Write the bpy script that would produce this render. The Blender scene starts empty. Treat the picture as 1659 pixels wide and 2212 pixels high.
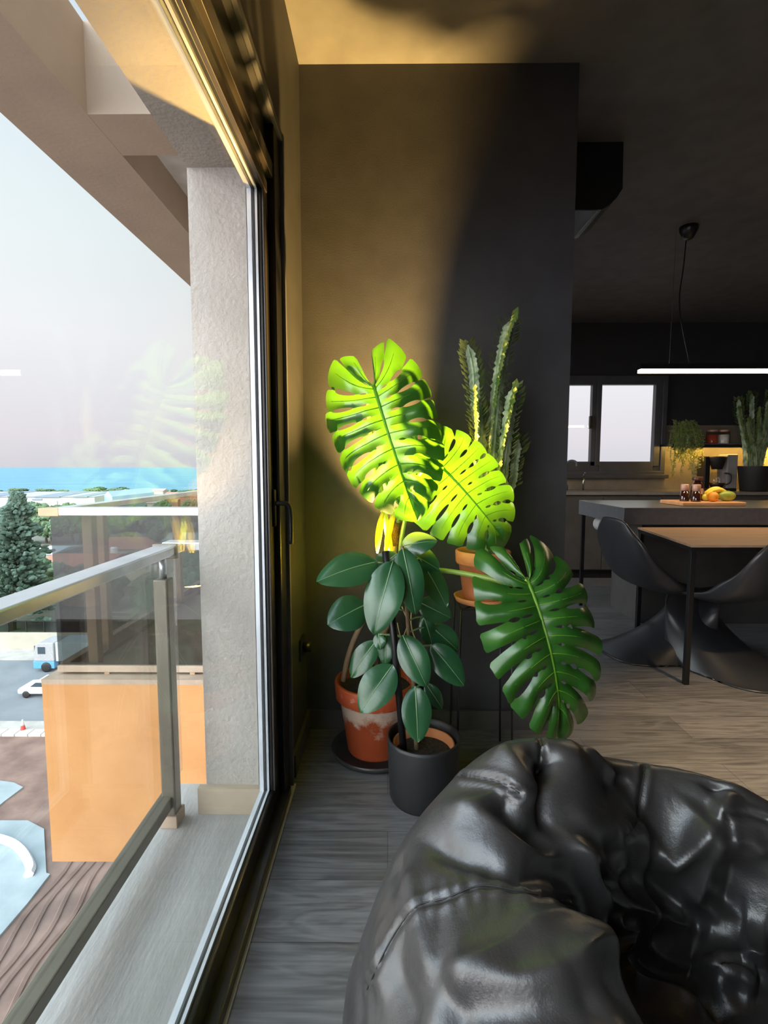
import bpy, bmesh, math, random
import numpy as np
from mathutils import Vector, Matrix, noise
from mathutils.bvhtree import BVHTree
random.seed(7)
PI = math.pi
sc = bpy.context.scene
COL = sc.collection
# ------------------------------------------------------------------ camera
F = 1100.0; CX = 829.5; CY = 1106.0; CAMZ = 1.15
cam_d = bpy.data.cameras.new('camera'); cam = bpy.data.objects.new('camera', cam_d); COL.objects.link(cam)
cam_d.sensor_fit = 'VERTICAL'; cam_d.sensor_height = 24.0; cam_d.lens = 24.0 * F / 2212.0
cam_d.clip_start = 0.02; cam_d.clip_end = 60000
cam.location = (0, 0, CAMZ)
cam.rotation_euler = (math.radians(85.0), 0, 0.0077)
sc.camera = cam
CM = cam.rotation_euler.to_matrix()
# ------------------------------------------------------------------ world (evening haze over the sea)
W = bpy.data.worlds.new('evening_sky'); sc.world = W; W.use_nodes = True
nt = W.node_tree; nt.nodes.clear()
wo = nt.nodes.new('ShaderNodeOutputWorld'); bg = nt.nodes.new('ShaderNodeBackground')
tc = nt.nodes.new('ShaderNodeTexCoord'); sx = nt.nodes.new('ShaderNodeSeparateXYZ'); rp = nt.nodes.new('ShaderNodeValToRGB')
nt.links.new(tc.outputs['Generated'], sx.inputs[0]); nt.links.new(sx.outputs['Z'], rp.inputs[0])
nt.links.new(rp.outputs[0], bg.inputs[0]); nt.links.new(bg.outputs[0], wo.inputs[0])
cr = rp.color_ramp; cr.elements[0].position = 0.0; cr.elements[0].color = (0.68, 0.67, 0.73, 1)
cr.elements[1].position = 0.9; cr.elements[1].color = (0.58, 0.76, 0.95, 1)
for p, c in ((0.05, (0.78, 0.74, 0.79, 1)), (0.13, (0.84, 0.83, 0.87, 1)), (.22, (0.90,.91,.93,1)), (0.38, (0.84, 0.92, 0.94, 1))):
    e = cr.elements.new(p); e.color = c
# extra glow added to the unseen sky behind left, to brighten reveal and room
vd = nt.nodes.new('ShaderNodeVectorMath'); vd.operation = 'DOT_PRODUCT'; vd.inputs[1].default_value = Vector((-.62, -.68, .38)).normalized()
nt.links.new(tc.outputs['Generated'], vd.inputs[0])
mr = nt.nodes.new('ShaderNodeMapRange'); mr.interpolation_type = 'SMOOTHSTEP'
for k_, v_ in (('From Min', .12), ('From Max', 1.0), ('To Min', 1.0), ('To Max', 9.0)): mr.inputs[k_].default_value = v_
nt.links.new(vd.outputs['Value'], mr.inputs['Value']); nt.links.new(mr.outputs[0], bg.inputs[1])
sun_d = bpy.data.lights.new('sun', 'SUN'); sun = bpy.data.objects.new('sun', sun_d); COL.objects.link(sun)
sun_d.energy = 1.6; sun_d.angle = math.radians(6); sun_d.color = (1.0, 0.86, 0.68)
sun.rotation_euler = (math.radians(58), 0, math.radians(52))     # from behind right: our facade stays in shade
def portal(name, loc, rot, sxx, syy):
    l = bpy.data.lights.new(name, 'AREA'); o = bpy.data.objects.new(name, l); COL.objects.link(o)
    l.shape = 'RECTANGLE'; l.size = sxx; l.size_y = syy; l.cycles.is_portal = True
    o.location = loc; o.rotation_euler = rot
portal('window_portal', (-0.66, -0.75, 1.03), (0, -PI/2, 0), 2.1, 4.8)
portal('terrace_door_portal', (-.66, 3.95, 1.1), (0, -PI/2, 0), 2.2, 2.1)
portal('kitchen_window_portal', (2.4, 5.95, 1.65), (-PI/2, 0, 0), 1.5, 0.95)
sc.view_settings.view_transform = 'Standard'; sc.view_settings.look = 'None'
sc.view_settings.exposure = 0.12; sc.view_settings.gamma = 1.0; sc.view_settings.use_curve_mapping = False

# ------------------------------------------------------------------ pixel helpers
def ray(px, py):
    return (CM @ Vector(((px - CX)/F, -(py - CY)/F, -1.0))).normalized()
CAMP = Vector((0, 0, CAMZ))
def at_y(px, py, Y): d = ray(px, py); return CAMP + d*(Y/d.y)
def at_z(px, py, z): d = ray(px, py); return CAMP + d*((z-CAMZ)/d.z)

# ------------------------------------------------------------------ materials
MATS = {}
def mat(name, col=(.5,.5,.5), rough=.5, metal=0, spec=.5, noise_amt=0, noise_scale=8, col2=None, bump=0, bump_scale=60,
        emit=None, estr=0, alpha=1, trans=0, coat=0, stretch=None, detail=4, lo=.35, hi=.65, sheen=0):
    if name in MATS: return MATS[name]
    m = bpy.data.materials.new(name); m.use_nodes = True; n = m.node_tree
    b = n.nodes['Principled BSDF']
    b.inputs['Base Color'].default_value = (*col, 1); b.inputs['Roughness'].default_value = rough
    b.inputs['Metallic'].default_value = metal; b.inputs['Specular IOR Level'].default_value = spec
    b.inputs['Coat Weight'].default_value = coat; b.inputs['Transmission Weight'].default_value = trans
    if emit: b.inputs['Emission Color'].default_value = (*emit, 1); b.inputs['Emission Strength'].default_value = estr
    t = n.nodes.new('ShaderNodeTexCoord'); mp = n.nodes.new('ShaderNodeMapping'); n.links.new(t.outputs['Object'], mp.inputs[0])
    if stretch: mp.inputs['Scale'].default_value = stretch
    nz = n.nodes.new('ShaderNodeTexNoise'); nz.inputs['Scale'].default_value = noise_scale; nz.inputs['Detail'].default_value = detail
    n.links.new(mp.outputs[0], nz.inputs['Vector'])
    r = n.nodes.new('ShaderNodeValToRGB'); r.color_ramp.elements[0].position = lo; r.color_ramp.elements[1].position = hi
    c2 = col2 if col2 else tuple(min(1, c*(1.12)) for c in col)
    c1 = col if col2 else tuple(c*.9 for c in col)
    r.color_ramp.elements[0].color = (*c1, 1); r.color_ramp.elements[1].color = (*c2, 1)
    n.links.new(nz.outputs['Fac'], r.inputs[0]); n.links.new(r.outputs[0], b.inputs['Base Color'])
    if bump:
        nb = n.nodes.new('ShaderNodeTexNoise'); nb.inputs['Scale'].default_value = bump_scale; nb.inputs['Detail'].default_value = 5
        n.links.new(mp.outputs[0], nb.inputs['Vector'])
        bp = n.nodes.new('ShaderNodeBump'); bp.inputs['Strength'].default_value = bump; bp.inputs['Distance'].default_value = .01
        n.links.new(nb.outputs['Fac'], bp.inputs['Height']); n.links.new(bp.outputs[0], b.inputs['Normal'])
    MATS[name] = m; return m
def glassmat(name, tint=(1,1,1), refl=1.0, rough=0.0):
    m = bpy.data.materials.new(name); m.use_nodes = True; n = m.node_tree; n.nodes.clear()
    def math_(op, *ins):
        q = n.nodes.new('ShaderNodeMath'); q.operation = op
        for i, v in enumerate(ins):
            if isinstance(v, (int, float)): q.inputs[i].default_value = v
            else: n.links.new(v, q.inputs[i])
        return q.outputs[0]
    o = n.nodes.new('ShaderNodeOutputMaterial'); mx = n.nodes.new('ShaderNodeMixShader'); tr = n.nodes.new('ShaderNodeBsdfTransparent')
    gl = n.nodes.new('ShaderNodeBsdfGlossy'); g = n.nodes.new('ShaderNodeNewGeometry'); vd = n.nodes.new('ShaderNodeVectorMath'); vd.operation = 'DOT_PRODUCT'
    n.links.new(g.outputs['Normal'], vd.inputs[0]); n.links.new(g.outputs['Incoming'], vd.inputs[1])
    c = math_('ABSOLUTE', vd.outputs['Value']); f = math_('POWER', math_('SUBTRACT', 1.0, c), 5.0)      # thin-pane reflectance, same from both sides
    f = math_('MULTIPLY', math_('MULTIPLY_ADD', f, .96, .04), refl)
    tr.inputs[0].default_value = (*tint, 1); gl.inputs['Roughness'].default_value = rough
    n.links.new(f, mx.inputs[0])
    n.links.new(tr.outputs[0], mx.inputs[1]); n.links.new(gl.outputs[0], mx.inputs[2]); n.links.new(mx.outputs[0], o.inputs[0])
    MATS[name] = m; return m
def leafmat(name, col, col2, trans_col, tw=.45, rough=.28, scale=9):
    m = bpy.data.materials.new(name); m.use_nodes = True; n = m.node_tree; b = n.nodes['Principled BSDF']; out = n.nodes['Material Output']
    t = n.nodes.new('ShaderNodeTexCoord'); nz = n.nodes.new('ShaderNodeTexNoise'); nz.inputs['Scale'].default_value = scale
    r = n.nodes.new('ShaderNodeValToRGB'); r.color_ramp.elements[0].position = .35; r.color_ramp.elements[1].position = .68
    r.color_ramp.elements[0].color = (*col, 1); r.color_ramp.elements[1].color = (*col2, 1)
    n.links.new(t.outputs['Object'], nz.inputs['Vector']); n.links.new(nz.outputs['Fac'], r.inputs[0]); n.links.new(r.outputs[0], b.inputs['Base Color'])
    b.inputs['Roughness'].default_value = rough; b.inputs['Specular IOR Level'].default_value = .6
    tl = n.nodes.new('ShaderNodeBsdfTranslucent'); tl.inputs[0].default_value = (*trans_col, 1)
    mx = n.nodes.new('ShaderNodeMixShader'); mx.inputs[0].default_value = tw
    n.links.new(b.outputs[0], mx.inputs[1]); n.links.new(tl.outputs[0], mx.inputs[2]); n.links.new(mx.outputs[0], out.inputs[0])
    MATS[name] = m; return m

M_wall = mat('charcoal_paint', (.034,.034,.037), .62, bump=.06, bump_scale=180)
M_ceil = mat('charcoal_ceiling_paint', (.10,.098,.10), .75, bump=.05, bump_scale=200)
M_kwall = mat('kitchen_dark_paint', (.020,.020,.022), .6)
M_splash = mat('backsplash_warm_lit', (.20,.165,.12), .4)  # warm brown of the lamp light is put into this base colour
M_black = mat('black_powder_coat', (.008,.008,.009), .35, bump=.05, bump_scale=300)
M_blackm = mat('black_matte', (.012,.012,.013), .55)
M_frame = mat('black_window_frame', (.010,.010,.011), .32)
M_frameb = mat('bronze_window_frame', (.045,.036,.03), .3, spec=.6)
M_alu = mat('silver_spacer', (.62,.66,.70), .3, metal=.3)
M_trim = mat('grey_window_trim', (.10,.10,.11), .45)
M_strip = mat('pale_threshold', (.55,.54,.52), .4)
M_base = mat('skirting_grey', (.075,.068,.062), .5)
M_glass = glassmat('window_glass', (.985,.99,.99), .6)
M_tint = glassmat('tinted_railing_glass', (.60,.61,.60), .6)
M_tintn = glassmat('light_tinted_glass', (.90,.90,.88), .8)
M_clear = glassmat('clear_glass', (.93,.93,.92), 1.0)
M_stucco = mat('grey_stucco', (.37,.345,.305), .85, noise_scale=5, col2=(.43,.40,.36), bump=.5, bump_scale=70)
M_beige = mat('beige_render', (.35,.28,.215), .9, noise_scale=2, col2=(.40,.32,.245), bump=.2, bump_scale=40)
M_orange = mat('orange_render', (.43,.205,.070), .85, noise_scale=3, col2=(.48,.24,.088), bump=.25, bump_scale=25)
M_conc = mat('smooth_concrete', (.29,.28,.255), .8, noise_scale=3, col2=(.38,.365,.34), bump=.2, bump_scale=30, stretch=(2.5,.6,1), detail=8)
M_cap = mat('taupe_coping', (.33,.25,.18), .7, noise_scale=9)
M_metal = mat('brushed_grey_metal', (.55,.58,.60), .32, metal=.75)
M_post = mat('bronze_grey_post', (.17,.155,.12), .35, metal=.35)
M_tile = mat('travertine_tile', (.50,.41,.30), .5, noise_scale=7, col2=(.42,.34,.25))
M_tan = mat('tan_post', (.42,.27,.15), .5)
M_terra = mat('terracotta', (.50,.17,.065), .8, noise_scale=10, col2=(.60,.24,.10), bump=.2, bump_scale=60)
M_soil = mat('potting_soil', (.012,.009,.007), .95, noise_scale=60, col2=(.04,.028,.02), bump=1, bump_scale=90)
M_pole = mat('coir_fibre', (.10,.045,.02), .95, noise_scale=60, col2=(.24,.12,.05), bump=1, bump_scale=160)
M_stem = mat('woody_stem', (.20,.13,.07), .7, noise_scale=30)
M_pet = leafmat('green_petiole', (.20,.32,.05), (.28,.40,.08), (.5,.6,.08), .2, .4)
M_mon = leafmat('monstera_leaf', (.014,.075,.010), (.032,.12,.014), (.11,.34,.012), .16, .27)
M_monv = leafmat('monstera_vein', (.13,.30,.02), (.18,.36,.03), (.4,.8,.04), .5, .35)
M_rub = leafmat('rubber_leaf', (.014,.065,.026), (.026,.095,.036), (.10,.20,.03), .09, .25)
M_rubv = leafmat('rubber_vein', (.16,.28,.12), (.20,.33,.15), (.3,.4,.1), .1, .35)
M_cac = mat('cactus_green', (.08,.14,.055), .5, noise_scale=35, col2=(.34,.42,.27), stretch=(1,1,.5))
M_cacl = leafmat('cactus_leaf', (.08,.16,.03), (.22,.28,.10), (.3,.4,.05), .2, .45)
M_chair = mat('black_plastic', (.024,.025,.029), .36, spec=.55)
M_oak = mat('table_veneer', (.34,.21,.13), .42, noise_scale=5, col2=(.42,.27,.17), stretch=(1,8,1))
M_island = mat('island_stone', (.085,.088,.095), .30, noise_scale=30, col2=(.105,.108,.115))
M_cab = mat('cabinet_grey', (.060,.055,.052), .5)
M_board = mat('wood_cutting_board', (.62,.30,.13), .5, noise_scale=6, col2=(.72,.38,.18), stretch=(1,6,1))
M_white = mat('white_matte', (.72,.72,.72), .7)
M_amber = mat('dark_amber_glass', (.035,.010,.006), .08, spec=.8, coat=.6)
M_copper = mat('copper_lid', (.55,.33,.25), .45, metal=.3)
M_chrome = mat('brushed_steel', (.45,.45,.45), .25, metal=1)
M_led = mat('warm_led', (1,1,1), .5, emit=(1.0,.80,.50), estr=8)
M_led2 = mat('shelf_led', (1,1,1), .5, emit=(1.0,.60,.13), estr=75)
M_bulb = mat('warm_bulb', (1,1,1), .5, emit=(1.0,.66,.18), estr=60)

# painted terracotta with limescale band
def terracotta_aged():
    m = bpy.data.materials.new('aged_terracotta'); m.use_nodes = True; n = m.node_tree; b = n.nodes['Principled BSDF']; b.inputs['Roughness'].default_value = .45
    t = n.nodes.new('ShaderNodeTexCoord'); nz = n.nodes.new('ShaderNodeTexNoise'); nz.inputs['Scale'].default_value = 14; nz.inputs['Detail'].default_value = 8
    nz.inputs['Roughness'].default_value = .7
    n.links.new(t.outputs['Object'], nz.inputs['Vector']); s = n.nodes.new('ShaderNodeSeparateXYZ'); n.links.new(t.outputs['Object'], s.inputs[0])
    mr = n.nodes.new('ShaderNodeMapRange'); mr.inputs['From Min'].default_value = .05; mr.inputs['From Max'].default_value = .235
    n.links.new(s.outputs['Z'], mr.inputs['Value'])
    r0 = n.nodes.new('ShaderNodeValToRGB'); r0.color_ramp.elements[0].color = (.0,0,0,1); r0.color_ramp.elements[0].position = .35
    r0.color_ramp.elements[1].position = .86; r0.color_ramp.elements[1].color = (.36,.36,.36,1)
    e = r0.color_ramp.elements.new(.97); e.color = (.0,0,0,1)
    n.links.new(mr.outputs[0], r0.inputs[0]); ad = n.nodes.new('ShaderNodeMath'); ad.operation = 'ADD'
    n.links.new(r0.outputs[0], ad.inputs[0]); n.links.new(nz.outputs['Fac'], ad.inputs[1])
    r = n.nodes.new('ShaderNodeValToRGB'); r.color_ramp.elements[0].position = .58; r.color_ramp.elements[0].color = (.40,.075,.025,1)
    r.color_ramp.elements[1].position = .76; r.color_ramp.elements[1].color = (.72,.55,.42,1)
    n.links.new(ad.outputs[0], r.inputs[0]); n.links.new(r.outputs[0], b.inputs['Base Color'])
    return m
M_aged = terracotta_aged()
def wood_floor():
    m = bpy.data.materials.new('grey_oak_laminate'); m.use_nodes = True; n = m.node_tree; b = n.nodes['Principled BSDF']
    g = n.nodes.new('ShaderNodeNewGeometry'); br = n.nodes.new('ShaderNodeTexBrick')
    br.inputs['Scale'].default_value = 1; br.inputs['Brick Width'].default_value = 1.3; br.inputs['Row Height'].default_value = .19
    br.inputs['Mortar Size'].default_value = .0015; br.inputs['Color1'].default_value = (.82,.82,.82,1); br.inputs['Color2'].default_value = (1.15,1.15,1.15,1)
    br.inputs['Mortar'].default_value = (.45,.45,.45,1); br.offset = .37
    n.links.new(g.outputs['Position'], br.inputs['Vector'])
    mp = n.nodes.new('ShaderNodeMapping'); mp.inputs['Scale'].default_value = (1.3, 9, 1); n.links.new(g.outputs['Position'], mp.inputs[0])
    n1 = n.nodes.new('ShaderNodeTexNoise'); n1.inputs['Scale'].default_value = 1.6; n1.inputs['Detail'].default_value = 3; n1.inputs['Distortion'].default_value = 1.2
    n.links.new(mp.outputs[0], n1.inputs['Vector'])
    mul = n.nodes.new('ShaderNodeMath'); mul.operation = 'MULTIPLY'; mul.inputs[1].default_value = 26; n.links.new(n1.outputs['Fac'], mul.inputs[0])
    sn = n.nodes.new('ShaderNodeMath'); sn.operation = 'SINE'; n.links.new(mul.outputs[0], sn.inputs[0])
    mp2 = n.nodes.new('ShaderNodeMapping'); mp2.inputs['Scale'].default_value = (4, 90, 1); n.links.new(g.outputs['Position'], mp2.inputs[0])
    n2 = n.nodes.new('ShaderNodeTexNoise'); n2.inputs['Scale'].default_value = 1; n2.inputs['Detail'].default_value = 6; n.links.new(mp2.outputs[0], n2.inputs['Vector'])
    a1 = n.nodes.new('ShaderNodeMath'); a1.operation = 'MULTIPLY_ADD'; a1.inputs[1].default_value = .13; n.links.new(sn.outputs[0], a1.inputs[0]); n.links.new(n2.outputs['Fac'], a1.inputs[2])
    r = n.nodes.new('ShaderNodeValToRGB'); r.color_ramp.elements[0].position = .2; r.color_ramp.elements[0].color = (.070,.069,.072,1)
    r.color_ramp.elements[1].position = .85; r.color_ramp.elements[1].color = (.19,.185,.19,1); n.links.new(a1.outputs[0], r.inputs[0])
    mx = n.nodes.new('ShaderNodeMixRGB'); mx.blend_type = 'MULTIPLY'; mx.inputs[0].default_value = 1
    n.links.new(r.outputs[0], mx.inputs[1]); n.links.new(br.outputs['Color'], mx.inputs[2]); n.links.new(mx.outputs[0], b.inputs['Base Color'])
    b.inputs['Roughness'].default_value = .36; b.inputs['Specular IOR Level'].default_value = .5
    bp = n.nodes.new('ShaderNodeBump'); bp.inputs['Strength'].default_value = .12; bp.inputs['Distance'].default_value = .004
    n.links.new(a1.outputs[0], bp.inputs['Height']); n.links.new(bp.outputs[0], b.inputs['Normal'])
    return m
M_floor = wood_floor()

# ------------------------------------------------------------------ object helpers
def tag(o, label=None, cat=None, group=None, kind=None):
    if label: o['label'] = label
    if cat: o['category'] = cat
    if group: o['group'] = group
    if kind: o['kind'] = kind
    return o
def thing(name, loc, label, cat, group=None, rz=0, kind=None):
    o = bpy.data.objects.new(name, None); COL.objects.link(o); o.location = loc; o.rotation_euler = (0, 0, rz)
    o.empty_display_size = .05
    return tag(o, label, cat, group, kind)
def wobj(name, bm, m, parent=None, smooth=False, world=True):
    """bmesh in world coordinates -> mesh object; when parented to a root, keeps its world place"""
    me = bpy.data.meshes.new(name); bm.to_mesh(me); bm.free()
    for mm in (m if isinstance(m, (list, tuple)) else [m]): me.materials.append(mm)
    if smooth:
        for p in me.polygons: p.use_smooth = True
    o = bpy.data.objects.new(name, me); COL.objects.link(o)
    if parent is not None:
        o.parent = parent
        if world: 
            bpy.context.view_layer.update()
            o.matrix_parent_inverse = parent.matrix_world.inverted()
    return o
def lobj(name, bm, m, parent=None, smooth=False): return wobj(name, bm, m, parent, smooth, world=False)
def mod_bevel(o, w=.004, seg=2, ang=35):
    b = o.modifiers.new('bevel', 'BEVEL'); b.width = w; b.segments = seg; b.limit_method = 'ANGLE'; b.angle_limit = math.radians(ang); return o
def box(bm, x0, x1, y0, y1, z0, z1):
    r = bmesh.ops.create_cube(bm, size=1)['verts']
    for v in r: v.co = Vector(((x0+x1)/2 + v.co.x*(x1-x0), (y0+y1)/2 + v.co.y*(y1-y0), (z0+z1)/2 + v.co.z*(z1-z0)))
    return r
def B(*boxes):
    bm = bmesh.new()
    for b in boxes: box(bm, *b)
    return bm
def prism(bm, pts, axis, a, b):
    """pts 2D polygon extruded along axis from a to b"""
    def mk(p, t):
        return {'x': (t, p[0], p[1]), 'y': (p[0], t, p[1]), 'z': (p[0], p[1], t)}[axis]
    v0 = [bm.verts.new(mk(p, a)) for p in pts]; v1 = [bm.verts.new(mk(p, b)) for p in pts]
    n = len(pts)
    bm.faces.new(v0); bm.faces.new(v1[::-1])
    for i in range(n): bm.faces.new((v0[i], v1[i], v1[(i+1)%n], v0[(i+1)%n]))
    bmesh.ops.recalc_face_normals(bm, faces=bm.faces)
def lathe(bm, prof, c=(0,0,0), n=40, close=False):
    rings = []
    for r, z in prof:
        if r < 1e-5: rings.append([bm.verts.new((c[0], c[1], c[2]+z))])
        else: rings.append([bm.verts.new((c[0]+r*math.cos(2*PI*i/n), c[1]+r*math.sin(2*PI*i/n), c[2]+z)) for i in range(n)])
    for a, b in zip(rings, rings[1:]):
        for i in range(n):
            j = (i+1) % n
            if len(a) == 1 and len(b) == 1: continue
            if len(a) == 1: bm.faces.new((a[0], b[j], b[i]))
            elif len(b) == 1: bm.faces.new((a[i], a[j], b[0]))
            else: bm.faces.new((a[i], a[j], b[j], b[i]))
    bmesh.ops.recalc_face_normals(bm, faces=bm.faces)
    return bm
def L(prof, c=(0,0,0), n=40): return lathe(bmesh.new(), prof, c, n)
def spline(pts, n):
    """catmull-rom through tuples"""
    P = [np.array(p, float) for p in pts]; P = [2*P[0]-P[1]] + P + [2*P[-1]-P[-2]]
    out = []; segs = len(P)-3
    for k in range(n+1):
        t = k/n*segs; i = min(int(t), segs-1); u = t-i
        a, b, c, d = P[i:i+4]
        out.append(.5*((2*b) + (-a+c)*u + (2*a-5*b+4*c-d)*u*u + (-a+3*b-3*c+d)*u**3))
    return out
def tube(bm, pts, rad, n=8, caps=True):
    pts = [Vector(p) for p in pts]; rads = rad if isinstance(rad, (list, tuple)) else [rad]*len(pts)
    rings = []; up = Vector((0,0,1)); prev = None
    for i, p in enumerate(pts):
        t = (pts[min(i+1, len(pts)-1)] - pts[max(i-1, 0)]).normalized()
        a = t.cross(up) if prev is None else prev - t*prev.dot(t)
        if a.length < 1e-4: a = t.cross(Vector((1,0,0)))
        a.normalize(); prev = a; b = t.cross(a)
        rings.append([bm.verts.new(p + (a*math.cos(2*PI*k/n) + b*math.sin(2*PI*k/n))*rads[i]) for k in range(n)])
    for r, s in zip(rings, rings[1:]):
        for k in range(n): bm.faces.new((r[k], r[(k+1)%n], s[(k+1)%n], s[k]))
    if caps:
        bm.faces.new(rings[0][::-1]); bm.faces.new(rings[-1])
    return bm
def T(pts, rad, n=8): 
    bm = tube(bmesh.new(), pts, rad, n); bmesh.ops.recalc_face_normals(bm, faces=bm.faces); return bm
def struct(name, bm, m, parent=None): 
    o = wobj(name, bm, m, parent)
    if parent is None: o['kind'] = 'structure'
    return o
def copy_tree(o, parent=None):
    c = o.copy(); COL.objects.link(c)
    if parent is not None: c.parent = parent
    for ch in list(o.children): copy_tree(ch, c)
    return c

# ================================================================== ROOM SHELL
XL = -0.355; YB = 2.166; CE = 2.744; XR = 4.6; YK = 5.8; YN = -3.4
struct('floor', B((XL-.02, XR, YN, YK, -.12, 0)), M_floor)
struct('ceiling', B((-.62, XR+.2, YN-.2, YK+.2, CE, CE+.25)), M_ceil)
bm = B((-.44, XL, 1.755, YB+.2, 0, CE), (-.44, XL, YN, 1.755, 2.2, CE), (-.44, XL, YN, -3.2, 0, 2.2))
struct('wall_left', bm, M_wall)
struct('wall_back', B((XL, .757, YB, YB+.16, 0, CE)), M_wall)
struct('wall_kitchen_side', B((-.62, XL, YB+.2, 2.9, 0, CE), (-.62, XL, 5.0, YK+.2, 0, CE), (-.62, XL, 2.9, 5.0, 2.2, CE)), M_kwall)
w3 = thing('window_3', (-.45, 3.95, 0), None, None, kind='structure')      # terrace door behind the dark pier
o = wobj('window_frame', B((-.48,-.42,2.9,2.96,0,2.2), (-.48,-.42,4.94,5.0,0,2.2), (-.48,-.42,3.92,3.98,.06,2.14), (-.48,-.42,2.96,4.94,0,.06), (-.48,-.42,2.96,4.94,2.14,2.2)), M_frame, w3)
wobj('pane', B((-.453,-.447,2.96,3.92,.06,2.14), (-.453,-.447,3.98,4.94,.06,2.14)), M_glass, w3)
# kitchen far wall with window opening x 1.86..3.12, z 1.07..2.12
KX0, KX1, KZ0, KZ1 = 1.62, 3.10, 1.09, 2.16
struct('wall_far', B((-.4, KX0, YK, YK+.2, 0, CE), (KX1, XR, YK, YK+.2, 0, CE), (KX0, KX1, YK, YK+.2, 0, KZ0), (KX0, KX1, YK, YK+.2, KZ1, CE)), M_kwall)
struct('wall_right', B((XR, XR+.2, YN-.2, YK+.2, 0, CE)), M_wall)
struct('wall_near', B((-.62, XR, YN-.2, YN, 0, CE)), M_wall)
struct('baseboard_back', B((XL, .757, YB-.014, YB, 0, .085)), M_base)
struct('baseboard_left', B((XL, XL+.014, 1.80, YB-.014, 0, .085)), M_base)
struct('trim_1', B((XL+.004, XL+.022, YN, 1.755, 0, .006)), M_strip)

# outer facade: thick reveal round the window
bm = B((-.62, -.44, 1.65, YB+.2, -1.4, 3.3))
struct('wall_reveal', bm, M_stucco)
struct('wall_lintel', B((-.62, -.44, YN, 1.65, 2.07, 3.3)), M_stucco)
struct('wall_reveal_near', B((-.62, -.44, YN-.2, -3.2, -1.4, 2.07)), M_stucco)
struct('wall_facade', B((-.64, -.62, YB+.2, 2.9, -.1, 3.02), (-.64, -.62, 5.0, 12, -.1, 3.02), (-.64, -.62, 2.9, 5.0, 2.2, 3.02), (-.64, -.5, YB+.2, 12, -20, -1.25)), M_beige)
struct('wall_facade_below', B((-.62, -.42, -12, YB+.2, -20, -1.4)), M_beige)

# main window
win = thing('window_1', (-.395, -.7, 0), None, None, kind='structure')
gy0, gy1, gz0, gz1 = -3.15, 1.57, .10, 1.97
wobj('pane', B((-.398, -.392, -.85, gy1, gz0, gz1), (-.398, -.392, gy0, -.97, gz0, gz1)), M_glass, win)
# outer fixed frame
o = wobj('window_frame', B((-.44, -.34, gy0-.05, 1.70, 0, .035), (-.44, -.352, 1.655, 1.742, 0, 2.2), (-.44, -.375, gy0-.05, 1.66, 2.075, 2.2), (-.44, -.352, -3.2, -3.15, 0, 2.2)), M_frame, win); mod_bevel(o, .003)
o = wobj('architrave', B((-.358, -.340, 1.742, 1.762, 0, 2.225), (-.358, -.342, YN, 1.762, 2.2, 2.225)), M_trim, win); mod_bevel(o, .002)
# sash
o = wobj('sash', B((-.418, -.372, 1.57, 1.655, .035, 2.06), (-.418, -.372, -.97, 1.57, .035, gz0), (-.418, -.372, gy0, 1.57, gz1, 2.06),
                   (-.418, -.372, -.97, -.85, .035, 2.06), (-.418,-.372, gy0, -.97, .035, gz0)), M_frame, win); mod_bevel(o, .004)
o = wobj('bronze_bead', B((-.372, -.366, 1.57, 1.598, gz0, gz1), (-.374, -.362, -.85, 1.60, gz1-.002, gz1+.03), (-.376, -.356, -.85, 1.66, 2.04, 2.085)), M_frameb, win); mod_bevel(o, .002)
o = wobj('spacer', B((-.412, -.399, 1.552, 1.57, gz0, gz1), (-.412, -.399, -.85, 1.57, gz0, gz0+.012), (-.412, -.399, -.85, 1.57, gz1-.012, gz1),
                     (-.391, -.384, 1.562, 1.57, gz0, gz1), (-.391, -.384, -.85, 1.57, gz0, gz0+.008), (-.391, -.384, -.85, 1.57, gz1-.008, gz1)), M_alu, win)
# handle
hb = B((-.372, -.360, 1.615, 1.640, .96, 1.08)); 
h = wobj('handle', hb, M_black, win); mod_bevel(h, .004)
hp = spline([(-.362, 1.627, 1.035), (-.338, 1.632, 1.035), (-.322, 1.640, 1.028), (-.318, 1.648, 1.0), (-.318, 1.655, .95), (-.320, 1.658, .90)], 18)
h2 = wobj('lever', T([tuple(p) for p in hp], [.008]*6+[.0085]*13, 10), M_black, h, True)

# wall socket on left wall
s = thing('wall_socket', (XL, 2.02, .42), 'black wall socket low on the left wall beside the window', 'socket')
o = wobj('face_plate', B((XL, XL+.010, 1.975, 2.065, .375, .46)), M_black, s); mod_bevel(o, .003)
o = wobj('plug', L([(0,0),(.02,0),(.02,.03),(.0,.032)]), M_black, s, True)
o.rotation_euler = (0, PI/2, 0); o.matrix_parent_inverse = Matrix.Identity(4); o.location = (.010, 0, 0)

# ================================================================== OUR BALCONY
struct('balcony_floor', B((-.80, -.42, -6, 1.79, -.22, -.02)), M_conc)
struct('balcony_skirting', B((-.642, -.41, 1.625, 1.65, -.02, .07)), M_tile)
rl = thing('balcony_railing', (-.72, 1.6, -.02), 'near balcony railing with tinted glass, flat metal handrail and bronze post just outside the window', 'railing')
o = wobj('handrail', B((-.765, -.695, -6, 1.72, .865, .895), (-.765, -.62, 1.70, 1.76, .868, .898)), M_metal, rl); mod_bevel(o, .004)
o = wobj('bottom_rail', B((-.745, -.700, -6, 1.60, .045, .085)), M_post, rl); mod_bevel(o, .004)
o = wobj('post', B((-.735, -.690, 1.56, 1.61, .01, .80)), M_post, rl); mod_bevel(o, .005)
o = wobj('post_shoe', B((-.742, -.683, 1.552, 1.618, -.02, .022)), M_cap, rl); mod_bevel(o, .003)
o = wobj('post_pin', T([(-.712, 1.585, .80), (-.712, 1.585, .868)], .011, 12), M_metal, rl, True)
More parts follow.
